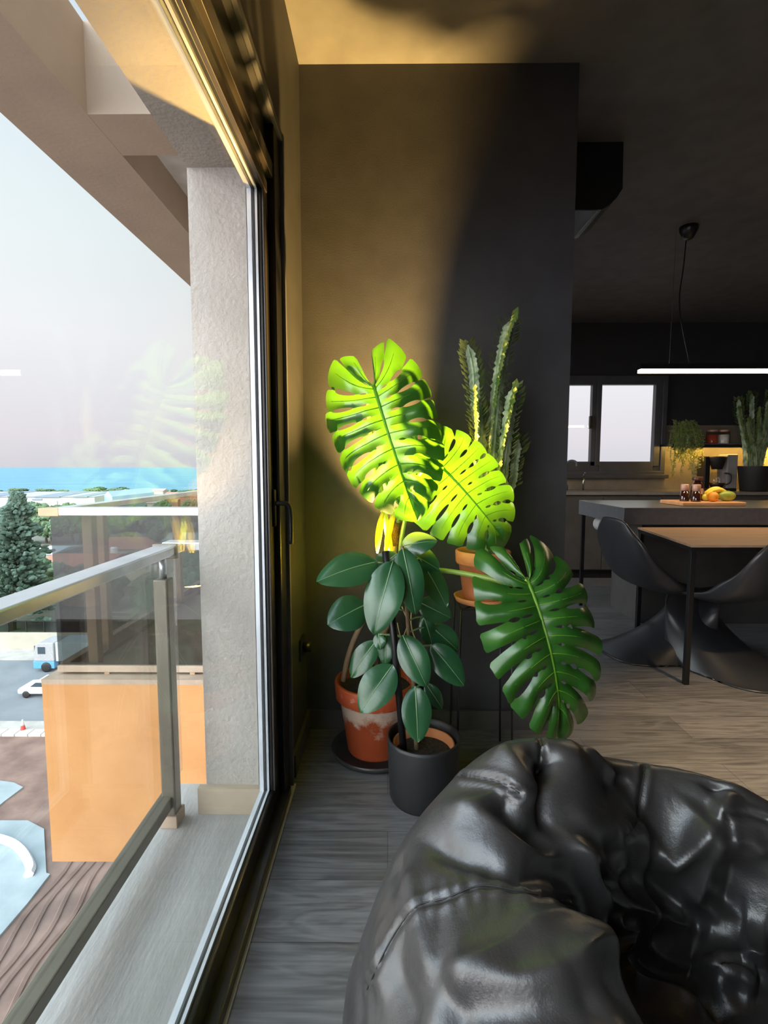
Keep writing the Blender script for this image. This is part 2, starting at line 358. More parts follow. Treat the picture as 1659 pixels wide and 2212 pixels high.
wobj('glass_panel', B((-.733, -.725, -6, 1.71, .085, .868)), M_tintn, rl)
o = wobj('corner_bracket', B((-.77, -.69, 1.64, 1.655, .852, .90)), M_post, rl); mod_bevel(o, .002)

# ================================================================== NEIGHBOUR BALCONY
BX = -2.05; BY = 2.90
struct('balcony_parapet', B((BX, -.62, BY, 12, -1.25, -.13)), M_orange)
struct('balcony_coping', B((BX-.001, -.62, BY-.001, BY+.14, -.13, -.10), (BX-.001, BX+.13, BY+.14, 12, -.13, -.10), (BX+.13, -.62, BY+.14, 12, -.14, -.125)), M_cap)
r2 = thing('terrace_railing', (-1.9, 3.0, -.10), 'far railing of the neighbouring orange balcony with dark tinted glass and pale handrails', 'railing')
o = wobj('bottom_rail', B((-2.0, -.62, 2.97, 3.03, -.085, -.045), (-2.02, -1.96, 3.03, 10.5, -.085, -.045)), M_cap, r2); mod_bevel(o, .004)
for f_ in ((-1.72,-1.69,2.98,3.02,-.10,-.085), (-1.2,-1.17,2.98,3.02,-.10,-.085), (-2.0,-1.98,5,5.04,-.10,-.085)): wobj('foot', B(f_), M_tan, r2)
o = wobj('handrail', B((-1.93, -.62, 2.955, 3.045, .868, .915)), M_metal, r2); mod_bevel(o, .004)
o = wobj('outer_handrail', B((-2.045, -1.955, 3.045, 10.5, .868, .908)), M_metal, r2); mod_bevel(o, .004)
o = wobj('handrail_end', B((-2.05, -1.93, 2.955, 3.045, .865, .912)), M_tan, r2); mod_bevel(o, .003)
for (x, y) in ((-1.825, 3.08), (-1.945, 3.42), (-1.945, 4.65), (-1.945, 6.2), (-.9, 3.08)):
    o = wobj('post', B((x-.03, x+.03, y-.03, y+.03, -.10, .862)), M_tan, r2); mod_bevel(o, .004)
wobj('glass_panel', B((-2.0, -.62, 2.985, 2.995, -.05, .868)), M_tint, r2)
wobj('outer_glass_panel', B((-2.004, -1.996, 2.995, 10.5, -.05, .868)), M_tint, r2)

# pergola / upper slab
PX0, PX1 = -2.05, -1.60
struct('pergola_beam_outer', B((PX0, PX1, -6, 12, 3.02, 3.48)), M_beige)
struct('pergola_beam_cross', B((PX1, -.62, 2.87, 3.23, 3.021, 3.48), (PX1, -.62, 4.4, 12, 3.021, 3.48), (PX1, -.62, .6, .95, 3.021, 3.48)), M_beige)
struct('upper_roof', B((PX1, -.62, 3.23, 4.4, 3.30, 3.48)), M_white)
struct('upper_wall', B((-.62, -.44, YN, 12, 3.3, 9)), M_beige)

# ================================================================== LANDSCAPE (ground 20 m below)
GZ = -19.0
M_sea = mat('sea_water', (.03,.165,.24), .45, noise_scale=.02, col2=(.08,.25,.31), stretch=(.35,2.5,1), detail=10, lo=.3, hi=.7)
M_land = mat('dry_ground', (.14,.15,.11), .95, noise_scale=.05, col2=(.22,.21,.17), detail=8)
M_asph = mat('asphalt', (.17,.19,.21), .85, noise_scale=.3, col2=(.21,.23,.25))
M_dirt = mat('brown_dirt', (.17,.105,.085), .95, noise_scale=.7, col2=(.28,.18,.145), detail=8, bump=1, bump_scale=4)
M_slab = mat('pale_concrete_slab', (.27,.32,.34), .8, noise_scale=.7, col2=(.36,.41,.43), detail=6)
M_wwhite = mat('warehouse_white', (.36,.36,.37), .7)
M_wroof = mat('warehouse_roof', (.30,.32,.34), .6)
M_wroofg = mat('warehouse_roof_grey', (.15,.19,.23), .6)
M_bside = mat('warehouse_side_blue', (.35,.52,.66), .6)
M_redroof = mat('red_roof_tiles', (.36,.14,.09), .85, noise_scale=3, col2=(.46,.20,.14), stretch=(1,8,1))
M_cream = mat('cream_wall', (.42,.39,.32), .9, noise_scale=.5)
M_crown = mat('tree_foliage', (.025,.060,.032), .9, noise_scale=2.5, col2=(.07,.12,.06))
M_crown2 = mat('olive_foliage', (.06,.11,.055), .9, noise_scale=2.5, col2=(.13,.19,.10))
M_conif = mat('conifer_foliage', (.035,.075,.055), .9, noise_scale=3, col2=(.09,.14,.10))
M_trunk = mat('bark', (.10,.075,.055), .9)
bm = bmesh.new(); 
def flat(bm, x0, x1, y0, y1, z): 
    bm.faces.new([bm.verts.new(p) for p in ((x0,y0,z),(x1,y0,z),(x1,y1,z),(x0,y1,z))])
struct('ground', B((-700, 300, -60, 440, GZ-1.5, GZ)), M_land)
struct('sea', B((-30000, 30000, 430, 40000, GZ-1.4, GZ-1.0)), M_sea)
struct('road', B((-300, 60, 38.5, 51.5, GZ, GZ+.03)), M_asph)
struct('kerb', B((-300, 60, 37.2, 38.5, GZ, GZ+.16), (-300, 60, 51.5, 54.5, GZ, GZ+.16)), mat('kerb_concrete', (.42,.40,.37), .9, noise_scale=1))
struct('kerb_stones', B(*[(-60+i*1.0, -59.06+i*1.0, 36.4, 37.2, GZ, GZ+.2) for i in range(60)]), mat('kerb_stone', (.50,.48,.44), .9, noise_scale=1))
struct('dirt_field', B((-300, 60, -60, 36.4, GZ, GZ+.02)), M_dirt)
bm = bmesh.new(); prism(bm, [tuple(at_z(*p, GZ+.1)[:2]) for p in ((-260,1650),(30,1690),(50,1700),(10,1730),(-20,1755),(-300,1800))], 'z', GZ, GZ+.1)
struct('concrete_patch', bm, M_slab)
pts = [(-500,1775),(0,1772),(60,1772),(95,1790),(100,1885),(108,1888),(60,1950),(0,2020),(-350,2420)]
bm = bmesh.new(); prism(bm, [tuple(at_z(*p, GZ+.12)[:2]) for p in pts], 'z', GZ, GZ+.12)
struct('concrete_slab', bm, M_slab)
# curved channel lying on the slab
arc = spline([tuple(at_z(*p, GZ+.25)) for p in ((-60,1800),(10,1815),(45,1835),(66,1870),(62,1890))], 30)
tag(wobj('drain_channel', T([tuple(p) for p in arc], .22, 6), mat('pale_pipe', (.72,.76,.78), .6)), 'curved pale drainage pipe lying on the concrete slab below', 'pipe')
# dirt furrows
fur = thing('dirt_ridges', (-8, 14, GZ), 'brown ploughed strip of earth with parallel ridges far below the balcony', 'earth')
a0 = at_z(108,1888,GZ); a1 = at_z(0,2030,GZ); dv = (a1-a0).normalized(); nv = Vector((-dv.y, dv.x, 0)); nv = nv if nv.x > 0 else -nv
bm = bmesh.new()
for k in range(18):
    c0 = a0 + nv*(.5+k*.62) - dv*6; pts_ = [c0 + dv*t + nv*.16*math.sin(t*1.3+k) + Vector((0,0,.02)) for t in np.linspace(0, 26, 40)]
    tube(bm, pts_, .13, 5)
wobj('ridge', bm, M_dirt, fur)
# sea wall with fence
struct('road_wall', B((-300, 60, 54.5, 54.8, GZ, GZ+2.0)), M_cream)
fc = thing('park_fence', (-30, 54.7, GZ+2), 'dark mesh fence on top of the cream roadside wall', 'fence')
bm = bmesh.new()
for i in range(34): box(bm, -72+i*2.0, -71.9+i*2.0, 54.6, 54.7, GZ+2.001, GZ+3.3)
box(bm, -72, -4, 54.63, 54.67, GZ+3.2, GZ+3.3); wobj('fence_post', bm, M_black, fc)
wobj('mesh_panel', B((-72,-4,54.64,54.66,GZ+2.001,GZ+3.2)), glassmat('fence_mesh', (.55,.58,.58), .0), fc)
# warehouse
wh = thing('warehouse', (-160, 215, GZ), 'long white warehouse with striped skylight roof near the shore', 'building')
wy0 = 215; wz1 = at_y(100,1073,wy0).z; rz1 = at_y(100,1060.5,wy0+30).z; wx1 = at_y(205,1090,wy0).x
wobj('wall', B((-420, wx1, wy0, wy0+45, GZ, wz1)), M_wwhite, wh)
bm = bmesh.new(); prism(bm, [(wy0-.5, wz1), (wy0+24, rz1), (wy0+45.5, wz1)], 'x', -420, wx1); wobj('roof', bm, M_wroof, wh)
for i, (p0, p1) in enumerate(((-60,-5),(75,130),(160,190))):
    x0 = at_y(p0,1070,wy0).x; x1 = at_y(p1,1070,wy0).x
    bm = bmesh.new(); prism(bm, [(wy0-.6, wz1+.15), (wy0+24, rz1+.15), (wy0+24, rz1-.6), (wy0-.6, wz1-.2)], 'x', x0, x1); wobj('roof_stripe', bm, M_wroofg, wh)
wobj('gate', B((at_y(105,1100,wy0).x, at_y(125,1100,wy0).x, wy0-.3, wy0, GZ, GZ+6)), M_cream, wh)
wobj('window', B((at_y(70,1079,wy0).x, at_y(91,1079,wy0).x, wy0-.3, wy0, at_y(80,1080,wy0).z, at_y(80,1078,wy0).z)), M_wroofg, wh)
w2 = thing('storage_hall', (-108, 225, GZ), 'pale blue gabled hall at the right end of the white warehouse', 'building')
x0 = wx1+.1; x1 = at_y(253,1080,226).x
bm = bmesh.new(); prism(bm, [(x0, GZ), (x1, GZ), (x1, at_y(253,1073,222).z), ((x0+x1)/2, at_y(230,1061,222).z), (x0, wz1)], 'y', 222, 262); wobj('wall', bm, M_bside, w2)
# red container sheds + small houses near shore
for k, (p0, p1, y0, y1, d, m_, lab) in enumerate(((352,470,1068,1096,190,M_redroof,'long rust red shed near the shore beside the window reveal'),
        (318,345,1082,1094,185,M_cream,'small cream hut left of the rust red shed'),(262,296,1060,1072,330,M_wwhite,'distant white block on the shore'),
        (322,352,1058,1066,380,M_cream,'tiny cream houses at the waterline'))):
    a = at_y(p0, y1, d); b = at_y(p1, y0, d); h = thing('shed', ((a.x+b.x)/2, d, GZ), lab, 'building')
    wobj('wall', B((a.x, b.x, d, d+10, GZ, b.z-.8)), m_, h); 
    bm = bmesh.new(); prism(bm, [(d-.4, b.z-.8), (d+5, b.z+.6), (d+10.4, b.z-.8)], 'x', a.x-.4, b.x+.4); wobj('roof', bm, m_, h)
def house(p0, p1, ytop, yeave, ybot, d, depth, lab, walls, roofm):
    a = at_y(p0, ybot, d); b = at_y(p1, yeave, d); h = thing('house', ((a.x+b.x)/2, d, GZ), lab, 'house')
    ze = b.z; zt = at_y(p0, ytop, d+depth/2).z
    wobj('wall', B((a.x, b.x, d, d+depth, GZ, ze)), walls, h)
    bm = bmesh.new(); prism(bm, [(d-.6, ze-.1), (d+depth/2, zt), (d+depth+.6, ze-.1)], 'x', a.x-.6, b.x+.6); wobj('roof', bm, roofm, h)
    n = max(2, int((b.x-a.x)/3.2))
    for i in range(n):
        xx = a.x + (i+.5)*(b.x-a.x)/n
        w_ = wobj('window', B((xx-.55, xx+.55, d-.08, d, ze-2.0, ze-.8)), mat('dark_pane', (.05,.07,.09), .2), h)
house(62, 205, 1195, 1232, 1280, 84, 16, 'white house with a red tiled roof behind the conifer', M_wwhite, M_redroof)
house(205, 330, 1160, 1185, 1230, 112, 16, 'brown roofed house with white water tanks seen through the tinted glass', M_cream, M_redroof)
house(50, 110, 1180, 1196, 1230, 112, 12, 'low building with a pale blue metal roof right of the conifer', M_cream, mat('pale_blue_roof', (.48,.62,.72), .5))
house(215, 330, 1238, 1262, 1300, 72, 14, 'beige house with a shallow roof seen under the handrail', M_cream, mat('beige_roof', (.55,.47,.33), .8))
house(215, 335, 1305, 1322, 1365, 62, 12, 'flat grey roofed building low behind the glass panel', M_cream, M_slab)
house(330, 430, 1150, 1200, 1260, 95, 20, 'grey gabled house seen just left of the window reveal', M_cream, M_slab)
for k, px in enumerate((206, 219, 247)):
    c = at_y(px, 1189, 105); o = wobj('water_tank', L([(0,0),(.7,0),(.75,.2),(.75,1.2),(.6,1.5),(0,1.6)], (c.x, c.y, c.z-.8), 20), M_white, None, True)
    tag(o, ('small white rooftop water tank, leftmost of three', 'small white rooftop water tank, middle of three', 'white rooftop water tank, rightmost of three')[k], 'water tank', 'rooftop water tanks')

def blob_crown(c, rx, rz, n, leaf, seed):
    rnd = random.Random(seed); bm = bmesh.new()
    for i in range(n):
        th = rnd.uniform(0, 2*PI); ph = math.acos(rnd.uniform(-.8, 1)); r = rnd.uniform(.55, 1.0)
        p = Vector((c[0]+rx*r*math.sin(ph)*math.cos(th), c[1]+rx*r*math.sin(ph)*math.sin(th), c[2]+rz*r*math.cos(ph)))
        q = bmesh.ops.create_icosphere(bm, subdivisions=1, radius=leaf*rnd.uniform(.6, 1.2), matrix=Matrix.Translation(p))['verts']
        for v in q: v.co += Vector((rnd.uniform(-1,1), rnd.uniform(-1,1), rnd.uniform(-1,1)))*leaf*.28
    return bm
# grove
spots = []
rnd = random.Random(3)
for i in range(64):
    py = rnd.choice((1112, 1122, 1134, 1148, 1164, 1184, 1206)) + rnd.uniform(-4, 4)
    px = rnd.uniform(20, 428)
    if 1180 < py and 60 < px < 330: continue
    if py > 1168 and 40 < px < 120: continue
    spots.append((px, py))
spots += [(10,1300),(60,1310),(110,1300),(200,1345),(395,1300),(420,1330),(400,1370),(375,1400),(425,1410),(345,1330),(20,1240),(425,1250),(390,1240)]
spots.sort(key=lambda s: s[1])
protos = []
def make_tree(idx):
    root = thing('grove_tree', (0,0,0), 'dark green broadleaf tree standing in the grove towards the sea', 'tree', 'trees of the grove towards the sea')
    lobj('crown', blob_crown((0,0,4.6), 3.3, 2.6, 150, .75, 20+idx), M_crown if idx % 2 else M_crown2, root)
    lobj('trunk', T([(0,0,0),(.1,0,2),(0,.1,4.4)], [.3,.24,.15], 7), M_trunk, root)
    return root
for i in range(3): protos.append(make_tree(i))
for i, (px, py) in enumerate(spots):
    p = at_z(px, py + 12, GZ)
    o = protos[i] if i < 3 else copy_tree(protos[i % 3])
    o.location = (p.x, p.y, GZ); s_ = rnd.uniform(.8, 1.25); o.scale = (s_*1.1, s_*1.1, s_); o.rotation_euler = (0,0,rnd.uniform(0,6))
# shoreline scrub
for i in range(26):
    px = -20 + i*18 + rnd.uniform(-5,5); d = rnd.uniform(395, 425); p = at_y(px, 1060, d)
    o = protos[i % 3]; o = copy_tree(o); o.location = (p.x, d, GZ-1.0); s_ = rnd.uniform(.3, .55)
    if 180 < px < 290: s_ *= 1.3
    o.scale = (s_*3.0, s_*2, s_); o['label'] = 'low dark scrub tree along the shoreline'; o['group'] = 'shoreline trees'
# big conifer
def conifer():
    base = at_y(28, 1385, 61.5); base.z = GZ; top = at_y(38, 1066, 61.5)
    root = thing('conifer_tree', tuple(base), 'tall blue-green conifer rising above the road at the left edge', 'tree')
    H = top.z - GZ; bm = bmesh.new(); r_ = random.Random(5)
    lean = top.x-base.x
    for i in range(2300):
        t = r_.random()**.8; z = H*(.12 + .88*t)
        R = (1-t)**.75*5.4*(.75+.35*math.sin(z*2.6)) + .15
        th = r_.uniform(0, 2*PI); rr = R*math.sqrt(r_.random())*(1 if r_.random() < .75 else 1.15)
        p = Vector((rr*math.cos(th)+lean*t, rr*math.sin(th), z - rr*.12 + rr*.10*math.sin(th*5)))
        s_ = r_.uniform(.12, .34)
        q = bmesh.ops.create_icosphere(bm, subdivisions=1, radius=s_, matrix=Matrix.Translation(p))['verts']
        dirv = Vector((math.cos(th), math.sin(th), .25))
        for v in q: v.co += dirv*(v.co-p).dot(dirv)*1.3 + Vector((r_.uniform(-1,1), r_.uniform(-1,1), r_.uniform(-1,1)))*s_*.25
    lobj('foliage', bm, M_conif, root)
    lobj('trunk', T([(0,0,0),(lean*.2,0,H*.3),(lean*.9,0,H*.95)], [.45,.35,.05], 8), M_trunk, root)
conifer()
# truck
def wheel(bm, x, y, z, r, w):
    lathe_pts = [(0,-w/2),(r*.6,-w/2),(r,-w/2+.03),(r,w/2-.03),(r*.6,w/2),(0,w/2)]
    b2 = L(lathe_pts, n=20)
    for v in b2.verts: v.co = Vector((v.co.x+x, v.co.z+y, v.co.y+z))
    me = bpy.data.meshes.new('t'); b2.to_mesh(me); b2.free(); bm.from_mesh(me); bpy.data.meshes.remove(me)
def truck():
    g = at_z(70, 1452, GZ+.03); X0 = g.x+.2; Y0 = g.y
    root = thing('truck', (X0+2.5, Y0+1.2, GZ+.03), 'white and blue truck cab driving on the road below', 'truck')
    z = GZ+.03
    bm = bmesh.new(); prism(bm, [(X0, z+1.1),(X0,z+1.75),(X0+.2,z+2.7),(X0+.5,z+2.95),(X0+2.0,z+2.95),(X0+2.0,z+1.1)], 'y', Y0, Y0+2.3)
    o = wobj('cab', bm, M_wwhite, root); mod_bevel(o, .08, 3)
    o = wobj('bumper', B((X0-.1, X0+2.0, Y0+.02, Y0+2.28, z+.35, z+1.1)), mat('truck_blue', (.10,.32,.55), .4), root); mod_bevel(o, .06, 2)
    o = wobj('windscreen', B((X0-.0, X0+.12, Y0+.15, Y0+2.1, z+1.85, z+2.6)), mat('dark_pane', (.05,.07,.09), .2), root)
    o = wobj('side_window', B((X0+.45, X0+1.2, Y0-.02, Y0+.02, z+1.85, z+2.55)), mat('dark_pane'), root)
    o = wobj('box_body', B((X0+2.2, X0+8, Y0, Y0+2.4, z+1.1, z+3.0)), mat('truck_box', (.50,.58,.62), .6), root); mod_bevel(o, .05)
    for xx in (X0+1.2, X0+6.2):
        bm = bmesh.new(); wheel(bm, xx, Y0+.1, z+.5, .5, .3); wheel(bm, xx, Y0+2.2, z+.5, .5, .3); wobj('wheel', bm, M_blackm, root, True)
truck()
def car():
    g = at_z(38, 1508, GZ+.03); X0 = g.x; Y0 = g.y; z = GZ+.03
    root = thing('car', (X0+2, Y0+.8, z), 'small silver hatchback car on the road below, behind the orange parapet edge', 'car')
    bm = bmesh.new(); prism(bm, [(X0, z+.35),(X0-.02,z+.7),(X0+.25,z+.95),(X0+1.0,z+1.02),(X0+1.6,z+1.46),(X0+3.2,z+1.48),(X0+3.9,z+1.0),(X0+3.95,z+.35)], 'y', Y0, Y0+1.7)
    o = wobj('body', bm, mat('silver_paint', (.66,.68,.70), .3), root); mod_bevel(o, .1, 3)
    bm = bmesh.new(); prism(bm, [(X0+1.15,z+1.02),(X0+1.65,z+1.40),(X0+3.1,z+1.40),(X0+3.6,z+1.02)], 'y', Y0-.01, Y0+.01); wobj('side_window', bm, mat('dark_pane'), root)
    for xx in (X0+.75, X0+3.2):
        bm = bmesh.new(); wheel(bm, xx, Y0+.06, z+.32, .32, .2); wheel(bm, xx, Y0+1.62, z+.32, .32, .2); wobj('wheel', bm, M_blackm, root, True)
car()
g = at_z(50, 1580, GZ+.03)
cn = thing('traffic_cone', tuple(g), 'red and white traffic cone at the road edge below', 'cone')
lobj('cone', L([(.0,0),(.30,0),(.30,.05),(.2,.06),(.12,.5),(.0,.5)], n=16), mat('cone_red', (.5,.05,.04), .6), cn, True)
lobj('tip', L([(.0,.5),(.12,.5),(.04,.95),(0,.96)], n=16), M_white, cn, True)

# ================================================================== MONSTERA
def leaf_mesh(p_base, p_tip, nrm, width=1.0, nl=9, kx=1.4, ky=.8, fold=.12, corr=.012, seed=1, holes=1.0, asym=0.0, slit=.62, back=1.0, sg=.15, fw=.05):
    """fenestrated heart shaped blade built in world space"""
    r_ = random.Random(seed)
    Lg = (p_tip-p_base).length; ay = (p_tip-p_base).normalized()
    az = (nrm - ay*nrm.dot(ay)).normalized(); ax = ay.cross(az)
    O = [(-.0,.02,-.02), (.04,.07,-.20*back), (.14,.27,-.27*back), (.26,.47,-.12), (.40,.555,.12), (.55,.53,.38), (.70,.43,.60), (.84,.28,.80), (.94,.12,.94), (1.0,.0,1.0)]
    def outline(t):
        for a, b in zip(O, O[1:]):
            if t <= b[0]:
                u = (t-a[0])/(b[0]-a[0]+1e-9); u2 = u
                return a[1]+(b[1]-a[1])*u2, a[2]+(b[2]-a[2])*u2
        return 0., 1.
    def pos(side, t, v):
        ex, ey = outline(t); ex *= width*(1+asym*side)
        by = .90*max(0, (t-.10)/.90)**1.42
        cx_, cy_ = ex*.55, by + (ey-by)*.18 + .015
        x = 2*v*(1-v)*cx_ + v*v*ex; y = (1-v)**2*by + 2*v*(1-v)*cy_ + v*v*ey + fw*v*v*t
        return x*side, y
    def warp(x, y, up):
        X, Y = x*Lg, y*Lg
        z = up + .022*noise.noise(Vector((X*8, Y*8, seed*3.7)))*min(1, abs(X)*14)
        k1 = kx/Lg; s = abs(X)
        xx = math.sin(k1*s)/k1 if s > 0 else 0; zz = -(1-math.cos(k1*s))/k1 + fold*s*math.exp(-s/Lg*3)
        xx = math.copysign(xx, X); z += zz
        k2 = ky/Lg; m0 = (Y - .35*Lg)
        yy = math.sin(k2*m0)/k2 + .35*Lg; z += -(1-math.cos(k2*m0))/k2
        return p_base + ax*xx + ay*yy + az*(z + (1-math.cos(k2*.6*Lg))/k2*.3)
    bm = bmesh.new(); NU, NV = 6, 44
    for side in (-1, 1):
        ts = [0.0] + [ (i/nl)**.92 for i in range(1, nl+1)]
        gaps = []
        for i in range(nl+1):
            g = []
            if 0 < i < nl:
                sl = slit + r_.uniform(-.07, .10) + (.10 if i == nl-1 else 0)
                g.append((sl, 1.6, sg*r_.uniform(.7, 1.3)))
                if r_.random() < .28 and i < nl-1:      # this slit stays closed at the margin: a long hole instead
                    g[0] = (sl-.03, .88, .22)
                if holes > 0 and i < nl:
                    if r_.random() < .9*holes: g.append((.12+r_.uniform(0,.03), .24+r_.uniform(0,.05), .15))
                    a = .34+r_.uniform(-.02,.03); b = sl-.07
                    if r_.random() < .95*holes and b > a+.06: g.append((a, b, .24))
            gaps.append(g)
        def gap(i, v):
            for a, b, w in gaps[i]:
                if a < v < b:
                    if b > 1: 
                        q = (v-a)/(1-a); return w*min(1, math.sqrt(q*1.5))*(.75+.35*q)
                    m = (v-a)/(b-a); return w*math.sqrt(max(0, 4*m*(1-m)))
            return 0
        for i in range(nl):
            t0, t1 = ts[i], ts[i+1]; grid = []; wv = r_.uniform(-1, 1)
            lenv = 1.0 + r_.uniform(-.03, .03)
            for k in range(NV+1):
                v = k/NV; g0 = gap(i, v)*.5; g1 = gap(i+1, v)*.5
                if v > .94:   # rounded finger ends
                    q = (v-.94)/.06; rr = .5*(1-math.sqrt(max(0, 1-q*q*.85))); g0 += rr*(1 if i > 0 else .3)*.30; g1 += rr*.62
                row = []
                for j in range(NU+1):
                    u = g0 + (1-g0-g1)*j/NU
                    x, y = pos(side, t0+(t1-t0)*u, v*lenv)
                    up = corr*math.sin(u*PI)*math.sin(min(1, v*1.3)*PI*.6)*Lg/.4*1.1 + .004*math.sin(v*9+i*2)*v
                    up -= .05*Lg*max(0, v-.7)**2*8*(.6+.5*math.sin(i*2.3+seed))
                    up += .022*Lg*wv*max(0, v-.35)**2
                    row.append(bm.verts.new(warp(x, y, up)))
                grid.append(row)
            for k in range(NV):
                for j in range(NU):
                    f = (grid[k][j], grid[k][j+1], grid[k+1][j+1], grid[k+1][j])
                    bm.faces.new(f if side > 0 else f[::-1])
    bmesh.ops.remove_doubles(bm, verts=bm.verts, dist=.0004)
    bad = [f for f in bm.faces if f.calc_area() < 1e-9]
    if bad: bmesh.ops.delete(bm, geom=bad, context='FACES')
    # veins
    vb = bmesh.new()
    mid = [warp(0, y, .0015) for y in np.linspace(0, .95, 24)]
    tube(vb, mid, [.0052*(1-.75*i/23)*Lg/.42 for i in range(24)], 6)
    for side in (-1, 1):
        for i in range(nl):
            tc_ = (((i)/nl)**.92 + ((i+1)/nl)**.92)/2
            pp = []
            for v in np.linspace(0, .8, 12):
                x, y = pos(side, tc_, v); up = corr*math.sin(min(1, v*1.3)*PI*.6)*Lg/.4 + .0008
                up += .004*math.sin(v*9+i*2)*v - .05*Lg*max(0, v-.7)**2*8*(.6+.5*math.sin(i*2.3+seed))
                pp.append(warp(x, y, up))
            tube(vb, pp, [.0016*(1-.7*q/11)*Lg/.42 for q in range(12)], 4)
    return bm, vb
mons = thing('monstera_plant', (-.05, 1.98, .27), 'tall monstera with huge holed leaves glowing yellow-green, in the terracotta pot on the floor', 'plant')
def mleaf(b, t, nrm, name='leaf', **kw):
    pb = at_y(*b); pt = at_y(*t); bmm, vb = leaf_mesh(pb, pt, Vector(nrm), **kw)
    lf = wobj(name, bmm, M_mon, mons, True); wobj('vein', vb, M_monv, lf, True); return lf
mleaf((806,832,1.72), (900,1128,1.66), (-.12,-1,.15), width=.86, nl=10, kx=2.1, ky=.9, seed=3, asym=.08, fold=.28, slit=.76, back=1.6, sg=.12)
mleaf((936,992,1.76), (1102,1172,1.70), (.05,-1,.35), width=.98, nl=9, kx=1.4, ky=.7, seed=8, slit=.70, back=1.25)
mleaf((1140,1252,1.60), (1236,1600,1.46), (.10,-1,.40), width=.74, nl=10, kx=1.3, ky=1.0, seed=11, slit=.48, back=1.45, corr=.016, sg=.24, fw=.16)
mleaf((905,958,1.90), (872,1096,1.94), (.15,-1,.1), width=.95, nl=7, kx=1.0, ky=.5, seed=15, slit=.7)
# young rolled leaves and petioles
def curve_px(pts, n=24): return [tuple(p) for p in spline([tuple(at_y(*p)) for p in pts], n)]
wobj('petiole', T(curve_px([(846,1250,1.93),(842,1180,1.93),(822,1060,1.93),(800,930,1.90),(796,850,1.82),(806,832,1.722)]), [.012]*14+[.009]*11, 8), M_pet, mons, True)
wobj('petiole', T(curve_px([(862,1240,1.93),(868,1160,1.93),(890,1060,1.92),(920,1005,1.86),(936,992,1.762)]), .009, 8), M_pet, mons, True)
wobj('petiole', T(curve_px([(858,1290,1.90),(900,1240,1.86),(950,1232,1.80),(1050,1248,1.72),(1110,1262,1.66),(1140,1252,1.602)]), .0095, 8), M_pet, mons, True)
wobj('petiole', T(curve_px([(850,1250,1.95),(856,1150,1.96),(890,1000,1.95),(905,958,1.902)]), .008, 8), M_pet, mons, True)
def sheath(pts, rmax):
    c = curve_px(pts); n = len(c); return T(c, [max(.0015, rmax*math.sin(PI*min(1, (i+1)/(n+1)))**.7) for i in range(n)], 8)
M_glow = leafmat('young_leaf', (.35,.42,.03), (.45,.50,.05), (.9,.85,.06), .6, .4)
wobj('young_leaf', sheath([(832,1205,1.90),(838,1160,1.90),(846,1125,1.90),(856,1095,1.90)], .012), M_glow, mons, True)
wobj('young_leaf', sheath([(815,1195,1.92),(817,1165,1.92),(822,1130,1.92),(830,1098,1.92)], .013), M_glow, mons, True)
# coir pole, stems and aerial roots
p0 = Vector((-.045, 1.985, .26)); p1 = at_y(854, 1128, 1.965)
o = wobj('coir_pole', T([p0, p0.lerp(p1,.5), p1], .027, 14), M_pole, mons, True)
wobj('stem', T(curve_px([(742,1470,1.94),(752,1420,1.92),(770,1370,1.90),(800,1320,1.91),(848,1280,1.93),(852,1180,1.93)]), .011, 8), M_stem, mons, True)
wobj('stem', T(curve_px([(800,1480,1.96),(790,1440,1.93),(820,1380,1.92),(850,1330,1.92)]), .013, 8), M_stem, mons, True)
for k, pts in enumerate(([(868,1310,1.88),(880,1345,1.86),(872,1375,1.85)], [(858,1345,1.90),(868,1400,1.87),(858,1440,1.90)], [(890,1300,1.86),(888,1350,1.84),(899,1385,1.83),(902,1392,1.83)])):
    wobj('aerial_root', T(curve_px(pts, 10), .0022, 6), mat('root_tan', (.45,.33,.16), .7), mons, True)

# terracotta pot with saucer
pc = (-.05, 1.98, 0)
pt = thing('terracotta_pot', (pc[0], pc[1], .022), 'large weathered terracotta pot with white lime stains, behind the black pot', 'plant pot')
lobj('pot_body', L([(0,0),(.105,0),(.112,.01),(.142,.215),(.150,.218),(.158,.225),(.163,.285),(.160,.292),(.150,.292),(.146,.28),(.138,.22),(.136,.20),(0,.20)], n=56), M_aged, pt, True)
lobj('soil', L([(0,.262),(.07,.266),(.142,.258)], n=40), M_soil, pt, True)
o = lobj('saucer_placeholder', L([(0,0)]+[(.001,0)]), M_black) if False else None
sa = tag(wobj('saucer', L([(0,.0),(.150,.0),(.168,.008),(.178,.030),(.172,.031),(.160,.014),(0,.012)], pc, 56), mat('glazed_grey_saucer', (.045,.045,.045), .3), None, True), 'dark grey glazed saucer under the weathered terracotta pot', 'saucer')
pt.location.z = .013

# lamp between the plants (grow spot on a stake)
lp = thing('plant_spotlight', (-.035, 1.93, .27), 'small black stake spotlight with a warm bulb hidden among the plants, shining upward', 'lamp')
LZ = .66
lobj('stake', T([(0,0,-.06),(0,0,LZ-.30)], .005, 8), M_black, lp, True)
lobj('lamp_head', L([(0,LZ-.32),(.018,LZ-.315),(.030,LZ-.27),(.032,LZ-.235),(.029,LZ-.235),(.026,LZ-.262),(0,LZ-.27)], n=24), M_black, lp, True)
lobj('bulb', L([(0,LZ-.265),(.02,LZ-.258),(.024,LZ-.235),(.016,LZ-.215),(0,LZ-.208)], n=20), M_bulb, lp, True)
sl = bpy.data.lights.new('spot_beam', 'SPOT'); so = bpy.data.objects.new('spot_beam', sl); COL.objects.link(so)
sl.energy = 960; sl.color = (1.0, .60, .17); sl.spot_size = math.radians(108); sl.spot_blend = 1.0; sl.shadow_soft_size = .018
so.parent = lp; so.location = (0, 0, LZ-.19); 
